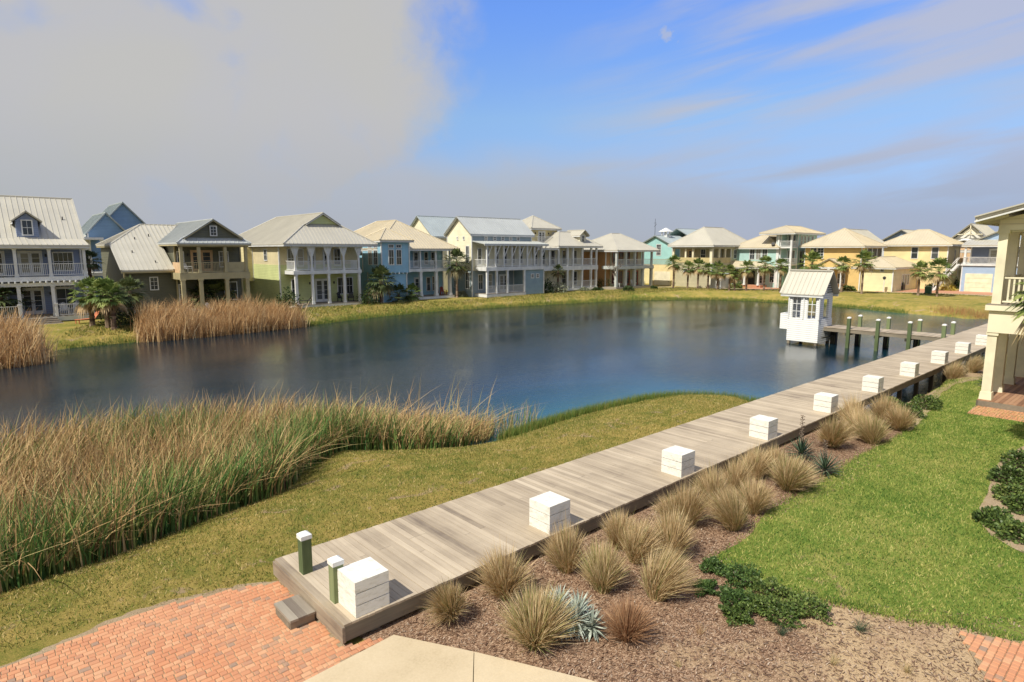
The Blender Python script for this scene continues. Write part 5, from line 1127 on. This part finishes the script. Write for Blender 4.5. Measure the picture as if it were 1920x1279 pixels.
# ornamental grasses
M['tuft'] = mat_attr('ornamental_grass', [(0, (.34, .23, .11)), (.3, (.60, .44, .23)), (.6, (.76, .61, .37)), (.78, (.42, .37, .15)), (1, (.22, .24, .08))], .7, .25, .1)
M['tuft_rust'] = mat_attr('rusty_grass_tuft', [(0, (.28, .14, .07)), (.5, (.50, .31, .17)), (1, (.54, .42, .24))], .7, .25, .1)
def tuft_mesh(n, r, hh, seed, w=.0065, grn=.25):
    rg = np.random.default_rng(seed); az = rg.uniform(0, 2 * np.pi, n); t_ = rg.uniform(0, 1, n) ** .75; lx, ly = rg.normal(0, .10, 2)
    b0 = rg.uniform(0, .13, n) * r / .5; bx, by = np.cos(az) * b0, np.sin(az) * b0
    H = hh * rg.uniform(.45, 1.0, n) * (1 - .30 * t_ ** 2) * np.where(rg.uniform(0, 1, n) < .05, 1.25, 1); out = r * t_ * rg.uniform(.7, 1.1, n); a2 = az + rg.normal(0, .25, n)
    V = []; S = 3; fa = a2 + np.pi / 2 + rg.normal(0, .8, n); wx_, wy_ = np.cos(fa) * w, np.sin(fa) * w
    for k in range(S + 1):
        t = k / S; cx = bx + np.cos(a2) * out * t ** 1.35 + lx * t * t; cy = by + np.sin(a2) * out * t ** 1.35 + ly * t * t; cz = H * (t - .18 * t_ * t * t)
        ww = 1 - .55 * t
        if k < S: V += [np.stack([cx - wx_ * ww, cy - wy_ * ww, cz], 1), np.stack([cx + wx_ * ww, cy + wy_ * ww, cz], 1)]
        else: V.append(np.stack([cx, cy, cz], 1))
    F = []; rn = []; ar = np.arange(n); g_ = rg.uniform(0, 1, n) < grn; base = np.where(g_, rg.uniform(.7, 1, n), rg.uniform(.0, .62, n))
    for k in range(S):
        a = ar + 2 * k * n; b_ = a + n; shift = np.clip(base + (.25 if (k == 0) else 0) * (rg.uniform(0, 1, n)), 0, 1)
        if k < S - 1:
            c_ = ar + 2 * (k + 1) * n; d_ = c_ + n; F += [np.stack([a, b_, d_], 1), np.stack([a, d_, c_], 1)]; rn += [shift, shift]
        else: F.append(np.stack([a, b_, ar + 2 * S * n], 1)); rn.append(shift)
    return npmesh('grass_clump', np.concatenate(V), np.concatenate(F), np.concatenate(rn), None)
variants = [tuft_mesh(1500, .52, 1.0, 200 + i, grn=g_) for i, g_ in enumerate((.2, .1, .3, .14))]
for v in variants: v.materials.append(M['tuft'])
rust = tuft_mesh(1100, .56, .70, 210, .007, 0); rust.materials.append(M['tuft_rust'])
GL = [((845, 1160), .72, 0, 'small grass clump against the boardwalk, right of the nearest white box'), ((948, 1118), .92, 1, 'tan grass clump by the boardwalk edge, above the tall striped one'), ((1003, 1208), .98, 2, 'tallest golden green grass clump, left of the silver blue agave'),
      ((1063, 1072), .85, 1, 'grass clump leaning on the boardwalk below the second white box'), ((1130, 1108), .88, 2, 'greenest grass clump above the silver blue agave'), ((1232, 1122), .92, 0, 'grass clump with dead leaves at its foot, above the rust coloured one'),
      ((1190, 1052), .85, 3, 'tan grass clump in the middle of the bed behind the greenest one'), ((1256, 1042), .95, 1, 'wide tan grass clump right of centre, leaning right'), ((1290, 985), .92, 3, 'grass clump below the third white box'), ((1372, 992), .95, 0, 'feathery grass clump at the tip of the lawn, green at its foot'),
      ((1412, 962), .85, 1, 'grass clump at the lawn edge behind the feathery one'), ((1335, 950), .85, 3, 'grass clump touching the boardwalk right of the third white box'), ((1478, 918), .95, 2, 'golden grass clump left of the dark yuccas'), ((1415, 898), .85, 3, 'pale grass clump against the boardwalk left of the golden one'),
      ((1452, 890), .8, 1, 'pale grass clump against the boardwalk between the third and fourth boxes'), ((1562, 838), .95, 0, 'left end clump of the long tan grass group by the fifth box'), ((1636, 832), 1.0, 2, 'front golden clump of the long tan grass group'), ((1600, 806), .95, 1, 'rear clump of the long tan grass group, against the boardwalk'),
      ((1655, 796), .95, 3, 'rear right clump of the long tan grass group'), ((1688, 806), .85, 1, 'right end clump of the long tan grass group, beside the small shrub'), ((1785, 705), .95, 3, 'low tan clump by the far boardwalk edge left of the porch column'), ((1822, 700), .95, 0, 'low tan clump by the far boardwalk edge nearest the porch column'),
      ((1262, 985), .8, 3, 'tan grass clump squeezed against the boardwalk just below the third white box'), ((1160, 1028), .75, 1, 'pale clump against the boardwalk right of the second white box'), ((1376, 925), .85, 1, 'pale clump against the boardwalk midway between the third and fourth boxes'), ((1612, 818), .85, 3, 'central clump buried in the long tan grass group')]
for i, (q, s_, v, l) in enumerate(GL):
    x, y = at(*q); o = obj('grass_clump', variants[v], None, None, (x, min(y, 8.15), hz(x, min(y, 8.1)) + .005), R.uniform(0, 6)); s_ *= 1.32 if q[0] > 1400 else 1.24; o.scale = (s_ * R.uniform(.82, 1.15), s_ * R.uniform(.82, 1.15), s_ * R.uniform(.85, 1.12)); o.rotation_euler = (R.uniform(-.13, .13), R.uniform(-.13, .13), R.uniform(0, 6))
    tag(o, l, 'grass clump', 'ornamental grass clumps in the mulch bed')
x, y = at(1175, 1197); tag(obj('grass_clump', rust, None, None, (x, y, .015)), 'rust coloured grass clump right of the silver blue agave', 'grass clump', 'ornamental grass clumps in the mulch bed')

# agaves and yuccas
M['agave'] = mat_attr('silver_blue_agave', [(0, (.24, .28, .23)), (.5, (.42, .47, .39)), (1, (.62, .65, .54))], .5, .1, .2)
M['yucca'] = mat_attr('dark_yucca', [(0, (.025, .05, .03)), (.6, (.06, .10, .055)), (1, (.16, .21, .12))], .4, .1, .2)
def rosette(mb, c, n, ln, w, rg, el0=85, el1=-12, fold=.35):
    for i in range(n):
        t = (i + .5) / n; az = i * 2.39996 + rg.uniform(-.2, .2); el = rad(el0 + (el1 - el0) * t ** .8 + rg.uniform(-6, 6)); l2 = ln * rg.uniform(.8, 1.08)
        d = Vector((math.cos(az) * math.cos(el), math.sin(az) * math.cos(el), math.sin(el))); sd_ = Vector((-math.sin(az), math.cos(az), 0)); up = sd_.cross(d) * -1
        if up.z < 0: up = -up
        c0 = Vector(c); b_ = c0 + d * .03; m1 = c0 + d * l2 * .45; tp = c0 + d * l2; r = rg.random()
        e = up * w * fold
        mb.face([b_ - sd_ * w * .6, m1 - sd_ * w + e, m1 - up * .002, b_], r); mb.face([b_, m1 - up * .002, m1 + sd_ * w + e, b_ + sd_ * w * .6], r * .8)
        mb.face([m1 - sd_ * w + e, tp, m1 - up * .002], r); mb.face([m1 - up * .002, tp, m1 + sd_ * w + e], r * .8)
rg = random.Random(5); x, y = at(1078, 1186)
o = empty('agave', (x, y, .02), 'silver blue spiky agave cluster in the mulch bed', 'agave')
for dx_, dy_, dz_, ll in ((0, 0, .2, .42), (-.12, .30, .26, .40), (.22, .12, .22, .36), (.16, -.22, .12, .34), (-.2, .1, .2, .36), (.05, .42, .25, .36)):
    mb = MB(); rosette(mb, (dx_, dy_, dz_), 85, ll, .021, rg, 88, -50); obj('rosette', mb.mesh('rosette'), M['agave'], o)
for q, l, sd_ in (((1502, 862), 'dark spiky yucca with a tall dry flower stalk, nearer the boardwalk', 1), ((1546, 892), 'dark spiky yucca at the lawn edge, right of the stalked one', 2), ((1842, 690), 'dark yucca beside the far porch column, close to the boardwalk', 3), ((1850, 726), 'dark yucca at the foot of the porch column by the sand', 4)):
    x, y = at(*q); rg = random.Random(sd_); mb = MB(); rosette(mb, (0, 0, .16), 70, .62, .02, rg, 84, -14)
    o = empty('yucca', (x, y, hz(x, y) + .02), l, 'yucca', 'dark yuccas'); obj('leaves', mb.mesh('leaves'), M['yucca'], o)
    if sd_ <= 2:
        mb = MB(); hh = 1.35 if sd_ == 1 else 1.0; mb.tube((0, 0, .2), (-.03, .04, hh), .012, .006, 5)
        for k in range(34): z = hh * (.45 + .55 * k / 34); a = k * 2.4; mb.tube((-.02, .03, z), (-.02 + .07 * math.cos(a), .03 + .07 * math.sin(a), z + .03), .008, .012, 4)
        obj('flower_stalk', mb.mesh('flower_stalk'), M['twig'], o)
for i, (q, s_, l) in enumerate((((1312, 1190), .32, 'sparse reddish tuft below the trailing green patch'), ((1465, 1192), .36, 'sparse dark tuft under the lowest trailing plant'), ((1612, 1185), .5, 'dark spiky tuft in the bare mulch near the sand edge'), ((1563, 1248), .34, 'small dry tuft near the bottom centre of the mulch'), ((1272, 1252), .22, 'faint tiny tuft low in the mulch bed'), ((1700, 1262), .35, 'dark low tuft at the bottom right by the brick corner'))):
    x, y = at(*q); me = tuft_mesh(90, .5, .62, 240 + i, .006, .3); me.materials.append(M['tuft_rust'] if i == 0 else M['yucca'] if i in (1, 2) else M['tuft'])
    o = obj('grass_tuft', me, None, None, (x, y, .02)); o.scale = (s_, s_, s_); tag(o, l, 'tuft', 'sparse tufts in the bare mulch')

# bushes on the far side
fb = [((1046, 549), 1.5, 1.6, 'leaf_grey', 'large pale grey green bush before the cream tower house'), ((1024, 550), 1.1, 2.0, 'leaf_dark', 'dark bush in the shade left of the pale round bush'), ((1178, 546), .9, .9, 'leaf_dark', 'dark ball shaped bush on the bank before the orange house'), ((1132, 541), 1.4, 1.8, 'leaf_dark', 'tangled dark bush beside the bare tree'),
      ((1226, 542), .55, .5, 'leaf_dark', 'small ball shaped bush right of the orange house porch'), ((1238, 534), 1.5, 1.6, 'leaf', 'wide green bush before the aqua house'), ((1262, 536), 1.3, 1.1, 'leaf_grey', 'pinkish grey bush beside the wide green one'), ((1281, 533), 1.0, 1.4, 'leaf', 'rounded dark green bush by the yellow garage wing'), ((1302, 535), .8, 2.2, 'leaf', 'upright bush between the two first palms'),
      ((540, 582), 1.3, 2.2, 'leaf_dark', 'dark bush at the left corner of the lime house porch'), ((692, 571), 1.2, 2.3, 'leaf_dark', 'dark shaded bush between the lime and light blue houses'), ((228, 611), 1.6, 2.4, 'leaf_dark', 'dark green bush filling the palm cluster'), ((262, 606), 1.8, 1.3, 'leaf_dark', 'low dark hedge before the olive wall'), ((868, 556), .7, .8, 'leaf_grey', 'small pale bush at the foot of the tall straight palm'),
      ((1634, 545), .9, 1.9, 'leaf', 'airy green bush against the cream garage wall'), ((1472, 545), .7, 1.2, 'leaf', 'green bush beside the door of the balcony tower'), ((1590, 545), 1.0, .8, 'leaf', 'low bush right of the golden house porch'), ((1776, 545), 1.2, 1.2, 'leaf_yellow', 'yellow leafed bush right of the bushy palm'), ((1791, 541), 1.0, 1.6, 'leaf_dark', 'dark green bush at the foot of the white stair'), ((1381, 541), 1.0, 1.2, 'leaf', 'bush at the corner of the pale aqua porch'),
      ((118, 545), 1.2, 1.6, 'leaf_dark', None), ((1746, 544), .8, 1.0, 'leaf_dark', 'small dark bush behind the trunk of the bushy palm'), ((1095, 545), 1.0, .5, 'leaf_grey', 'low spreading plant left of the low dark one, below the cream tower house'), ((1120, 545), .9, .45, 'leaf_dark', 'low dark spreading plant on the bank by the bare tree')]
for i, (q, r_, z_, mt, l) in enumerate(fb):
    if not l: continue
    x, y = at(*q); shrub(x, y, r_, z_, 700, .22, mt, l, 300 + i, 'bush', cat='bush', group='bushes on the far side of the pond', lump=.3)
# bare tree
x, y = at(1155, 543); o = empty('bare_tree', (x, y, 0), 'thin leafless tree in front of the orange house', 'tree'); rg = random.Random(9)
tb = MB(); br = MB()
def grow(p, d, ln, r, dep):
    q = p + d * ln; (tb if dep > 3 else br).tube(p, q, r, r * .7, 5)
    if dep == 0: return
    for k in range(3 if dep > 1 else 2):
        nd = (d + Vector((rg.uniform(-.7, .7), rg.uniform(-.7, .7), rg.uniform(-.1, .5)))).normalized(); grow(q, nd, ln * rg.uniform(.6, .8), r * .62, dep - 1)
grow(Vector((0, 0, 0)), Vector((-.1, 0, 1)).normalized(), 1.4, .13, 5)
obj('trunk', tb.mesh('trunk'), M['twig'], o); obj('branches', br.mesh('branches'), M['twig'], o)

# ---------------------------------------------------------------- small things
M['orange'] = mat_paint('orange_paint', (.62, .20, .09)); M['green_bin'] = mat_paint('green_plastic', (.03, .10, .06)); M['redcover'] = mat_paint('red_plastic', (.35, .05, .04)); M['blackfab'] = mat_paint('black_fabric', (.02, .02, .025))
def lounger(x, y, z, rz, mat, label, cat='lounger', legs=True):
    o = empty('sun_lounger', (x, y, z), label, cat, None, rz)
    mb = MB()
    for k in range(9): mb.box(-.7 + .15 * k, -.58 + .15 * k, -.3, .3, .34, .37)
    obj('seat', mb.mesh('seat'), mat, o); mb = MB()
    for k in range(6): t = .13 * k; mb.bar((.68 + t * .7, -.3, .37 + t * .8), (.68 + t * .7, .3, .37 + t * .8), .11, .025, (-.7, 0, .7))
    obj('backrest', mb.mesh('backrest'), mat, o)
    for a, b_ in ((-.6, -.27), (-.6, .27), (.55, -.27), (.55, .27)):
        mb = MB(); mb.box(a - .03, a + .03, b_ - .03, b_ + .03, 0, .34); obj('leg', mb.mesh('leg'), mat, o)
    return o
x, y = at(160, 606); lounger(x, y, hz(x, y), rad(20), M['orange'], 'orange wooden lounger on the grass before the blue grey porch')
lounger(28.2, 65.6, .37, rad(0), M['blackfab'], 'black sling lounger on the lime house porch')
def chair(x, y, z, rz, mat, label, name='porch_chair', group='chairs on the far porches', s=1.0):
    o = empty(name, (x, y, z), label, 'chair', group, rz); o.scale = (s, s, s)
    mb = MB()
    for k in range(5): mb.box(-.27 + .11 * k, -.17 + .11 * k, -.28, .25, .38, .41)
    obj('seat', mb.mesh('seat'), mat, o); mb = MB()
    for k in range(5): mb.bar((-.22 + .11 * k, .24, .38), (-.22 + .11 * k, .45, .98 + .05 * (2 - abs(k - 2))), .09, .02, (0, 1, 0))
    obj('backrest', mb.mesh('backrest'), mat, o)
    for q in (-1, 1): mb = MB(); mb.box(q * .33 - .06, q * .33 + .06, -.35, .3, .58, .61); obj('armrest', mb.mesh('armrest'), mat, o)
    for a in (-.3, .3):
        for b_ in (-.3, .25): mb = MB(); mb.box(a - .03, a + .03, b_ - .03, b_ + .03, 0, .58 if b_ < 0 else .5); obj('leg', mb.mesh('leg'), mat, o)
chair(7.0, 67.6, .5, 0, M['white'], 'left of two white slatted chairs on the blue grey house porch'); chair(8.0, 67.6, .5, 0, M['white'], 'right of two white slatted chairs on the blue grey house porch')
chair(18.6, 65.2, hz(18.6, 65.2), rad(40), M['white'], 'white chair standing by the reeds below the olive house balcony')
chair(32.7, 65.7, .37, rad(20), M['blackfab'], 'left dark chair on the lime house porch'); chair(33.9, 65.7, .37, rad(-30), M['blackfab'], 'right dark chair on the lime house porch')
for i, (a, b_) in enumerate(((78.7, 62.6), (83.0, 62.6), (85.8, 62.8))): chair(a, b_, .37, rad(10 * i), M['white'], ('leftmost', 'middle', 'rightmost')[i] + ' white chair on the orange house ground porch')
for i, (a, b_) in enumerate(((47.0, 67.0), (47.9, 67.0))): chair(a, b_, .37, 0, M['redwood'], ('left', 'right')[i] + ' dark wicker chair on the light blue house porch')
chair(46.6, 67.2, 3.9, 0, M['white'], 'white chair on the upper porch of the light blue house'); chair(17.2, 67.2, 4.0, rad(30), M['white'], 'white metal chair on the olive house balcony')
chair(98.2, 53.0, .0, rad(-90), M['white'], 'white garden chair beside the pale aqua porch')
x, y = at(1740, 552); o = empty('wheelie_bin', (x, y, .04), 'dark green wheeled bin on the brick drive behind the palms', 'bin')
mb = MB(); mb.box(-.3, .3, -.35, .35, .08, .98, None, -.05, -.05); obj('body', mb.mesh('body'), M['green_bin'], o); mb = MB(); mb.box(-.38, .38, -.43, .43, .985, 1.05); obj('lid', mb.mesh('lid'), M['green_bin'], o)
for q in (-.27, .27): mb = MB(); mb.tube((q - .04, .38, .1), (q + .04, .38, .1), .1, .1, 10); obj('wheel', mb.mesh('wheel'), M['dark'], o)
x, y = at(1690, 545); o = empty('barbecue_grill', (x, y, .04), 'covered dark grill beside the cream garage wall', 'grill')
mb = MB(); mb.box(-.5, .5, -.35, .35, .1, .85); obj('cabinet', mb.mesh('cabinet'), M['dark'], o); mb = MB(); mb.box(-.45, .45, -.3, .3, .855, 1.25, None, .1, .15); obj('hood', mb.mesh('hood'), M['dark'], o)
x, y = at(1712, 541); o = empty('covered_kayak', (x, y, .04), 'long low red kayak lying by the pale yellow house', 'kayak'); mb = MB()
for k in range(8):
    a, b_ = -2 + .5 * k, -1.5 + .5 * k; ra = .32 * math.sqrt(max(.02, 1 - (a / 2.05) ** 2)); rb_ = .32 * math.sqrt(max(.02, 1 - (b_ / 2.05) ** 2)); mb.tube((0, a, .3), (0, b_, .3), ra, rb_, 8)
obj('hull', mb.mesh('hull'), M['redcover'], o); mb = MB(); mb.tube((0, -.3, .58), (0, .3, .6), .16, .16, 8); obj('cockpit', mb.mesh('cockpit'), M['dark'], o)
def lamp(q, yt, label):
    x, y = at(*q); hh = CH * (1 - (yt - HY) / (q[1] - HY)); o = empty('lamp_post', (x, y, 0), label, 'lamp post', 'white garden lamp posts')
    mb = MB(); mb.tube((0, 0, 0), (0, 0, hh - .3), .06, .05, 8); obj('pole', mb.mesh('pole'), M['white'], o); mb = MB(); mb.box(-.13, .13, -.13, .13, hh - .3, hh, None, -.05, -.05); mb.box(-.2, .2, -.2, .2, hh, hh + .15, None, .15, .15); obj('lantern', mb.mesh('lantern'), M['dark'], o)
lamp((1656, 548), 520, 'white lamp post before the cream garage wall'); lamp((1445, 543), 522, 'white lamp post before the pale aqua house')
# low white swing frame by the beige house
x, y = at(1316, 538); o = empty('garden_arbour', (x, y, 0), 'white timber arbour with a bench before the beige house', 'arbour'); 
for a, b_ in ((-.9, -.5), (.9, -.5), (-.9, .5), (.9, .5)): mb = MB(); mb.box(a - .07, a + .07, b_ - .07, b_ + .07, 0, 2.1); obj('post', mb.mesh('post'), M['white'], o, (0, 0, 0), 0)
mb = MB(); mb.box(-1.1, 1.1, -.6, -.45, 2.1, 2.22); mb.box(-1.1, 1.1, .45, .6, 2.1, 2.22); obj('top_rail', mb.mesh('top_rail'), M['white'], o); mb = MB(); mb.box(-.8, .8, -.3, .3, .4, .46); mb.box(-.8, .8, .28, .34, .5, .95); obj('bench', mb.mesh('bench'), M['white'], o)
for q in o.children: pass
# low white picket fence before the olive wall
o = empty('picket_fence', (12.5, 63.5, 0), 'low white picket fence below the olive wall', 'fence'); mb = MB()
for k in range(30): mb.box(12.0 + .16 * k, 12.07 + .16 * k, 65.5, 65.53, .0, .75)
part(o, 'pickets', mb, M['white']); mb = MB(); mb.box(11.9, 16.8, 65.535, 65.57, .2, .26); mb.box(11.9, 16.8, 65.535, 65.57, .55, .61); part(o, 'fence_rail', mb, M['white'])

# ---------------------------------------------------------------- sky and sun
SUN_EL, SUN_TR = rad(51), math.atan2(.963, .270)    # light travels towards +x, a little +y
sun = bpy.data.lights.new('sun', 'SUN'); sun.energy = 4.1; sun.angle = rad(.5); sun.color = (1, .95, .86)
so = bpy.data.objects.new('sun', sun); C.objects.link(so)
d = Vector((.998 * math.cos(SUN_EL), .06 * math.cos(SUN_EL), -math.sin(SUN_EL))); so.rotation_euler = d.to_track_quat('-Z', 'Y').to_euler(); so.location = (0, 0, 60)
w = bpy.data.worlds.new('World'); bpy.context.scene.world = w; w.use_nodes = True; nt = w.node_tree; bg = nt.nodes['Background']
sky = N(nt, 'ShaderNodeTexSky', sky_type='NISHITA'); sky.sun_disc = False; sky.sun_elevation = SUN_EL; sky.sun_rotation = math.atan2(-.998, -.06)
sky.air_density = 1.0; sky.dust_density = .6; sky.ozone_density = 3
tc = N(nt, 'ShaderNodeTexCoord').outputs['Generated']; s_ = sep(nt, tc)
az = math_(nt, 'SUBTRACT', math_(nt, 'ARCTAN2', s_[0], s_[1]), math.atan2(math.cos(ROT) * 0 + math.sin(ROT), math.cos(ROT)))
el = math_(nt, 'ARCSINE', s_[2])
def sm(x, a, b):
    n = N(nt, 'ShaderNodeMapRange', interpolation_type='SMOOTHSTEP'); n.inputs['From Min'].default_value = a; n.inputs['From Max'].default_value = b
    if isinstance(x, (int, float)): n.inputs['Value'].default_value = x
    else: L(nt, x, n.inputs['Value'])
    return n.outputs['Result']
cm_ = N(nt, 'ShaderNodeCombineXYZ'); L(nt, az, cm_.inputs[0]); L(nt, el, cm_.inputs[1]); uv = cm_.outputs[0]
n1 = noise(nt, uv, 5, 5, .5, .4)
cs = N(nt, 'ShaderNodeCombineXYZ'); L(nt, math_(nt, 'MULTIPLY', az, 1.6), cs.inputs[0]); L(nt, math_(nt, 'MULTIPLY', math_(nt, 'SUBTRACT', el, math_(nt, 'MULTIPLY', az, .16)), 13), cs.inputs[1])
n2 = noise(nt, cs.outputs[0], 1.3, 5, .5, .3)
nz = math_(nt, 'SUBTRACT', n1, .5)
nzf = math_(nt, 'SUBTRACT', noise(nt, uv, 16, 6, .6, .3), .5)
curve = math_(nt, 'MULTIPLY', math_(nt, 'POWER', math_(nt, 'MAXIMUM', math_(nt, 'SUBTRACT', .24, el), 0.0), 2), 6.0)
left = sm(math_(nt, 'ADD', math_(nt, 'SUBTRACT', math_(nt, 'MULTIPLY', az, -1), curve), math_(nt, 'ADD', math_(nt, 'MULTIPLY', nz, .22), math_(nt, 'MULTIPLY', nzf, .12))), .04, .17)
hole = math_(nt, 'MULTIPLY', sm(n1, .58, .75), .55)
left = math_(nt, 'MULTIPLY', left, math_(nt, 'SUBTRACT', 1, hole))
lowline = math_(nt, 'ADD', .14, math_(nt, 'MULTIPLY', nz, .12))
low = sm(math_(nt, 'SUBTRACT', lowline, math_(nt, 'MULTIPLY', math_(nt, 'ADD', el, math_(nt, 'MULTIPLY', sm(az, .05, .5), .05)), 1)), -.04, .05)
low = math_(nt, 'MULTIPLY', low, .85)
stk = math_(nt, 'MULTIPLY', sm(n2, .38, .62), sm(math_(nt, 'ADD', az, math_(nt, 'MULTIPLY', nz, .3)), .02, .30)); stk = math_(nt, 'MULTIPLY', stk, .85)
q1 = math_(nt, 'SUBTRACT', math_(nt, 'SUBTRACT', el, .11), math_(nt, 'MULTIPLY', az, .11)); band = math_(nt, 'MULTIPLY', sm(math_(nt, 'ABSOLUTE', q1), .05, .0), .85); band = math_(nt, 'MULTIPLY', band, math_(nt, 'MULTIPLY', sm(n2, .25, .6), sm(az, -.12, .12)))
pu = math_(nt, 'SQRT', math_(nt, 'ADD', math_(nt, 'POWER', math_(nt, 'SUBTRACT', az, .2345), 2), math_(nt, 'POWER', math_(nt, 'MULTIPLY', math_(nt, 'SUBTRACT', el, .306), 1.3), 2)))
puff = math_(nt, 'MULTIPLY', sm(math_(nt, 'ADD', pu, math_(nt, 'MULTIPLY', math_(nt, 'SUBTRACT', noise(nt, uv, 60, 3), .5), .05)), .016, .002), .6)
cl = math_(nt, 'MAXIMUM', math_(nt, 'MAXIMUM', left, low), math_(nt, 'MAXIMUM', math_(nt, 'MAXIMUM', stk, band), puff))
back = sm(s_[0], -.9, .2)
blue = mixc(nt, 1.0, sky.outputs[0], ramp(nt, math_(nt, 'MULTIPLY', el, 2.5), [(0, (.42, .46, .70)), (.12, (.46, .49, .73)), (.5, (.80, .87, .97)), (.87, (.74, .95, 1.40)), (1, (.74, .95, 1.40))]), 'MULTIPLY')
grey = mixc(nt, sm(el, .03, .22), (2.8, 2.95, 3.1), (3.4, 3.38, 3.32))
grey = mixc(nt, math_(nt, 'MULTIPLY', sm(az, -.1, .6), .7), grey, mixc(nt, sm(el, .06, .18), (2.2, 2.65, 3.75), (3.15, 3.35, 4.4)))
grey = mixc(nt, math_(nt, 'MULTIPLY', sm(n1, .35, .7), .25), grey, (3.0, 3.15, 4.1))
L(nt, mixc(nt, cl, blue, grey), bg.inputs['Color']); bg.inputs['Strength'].default_value = .12
vs = bpy.context.scene.view_settings; vs.view_transform = 'Standard'; vs.look = 'None'; vs.exposure = .4; vs.gamma = 1
bpy.context.scene.cycles.max_bounces = 8
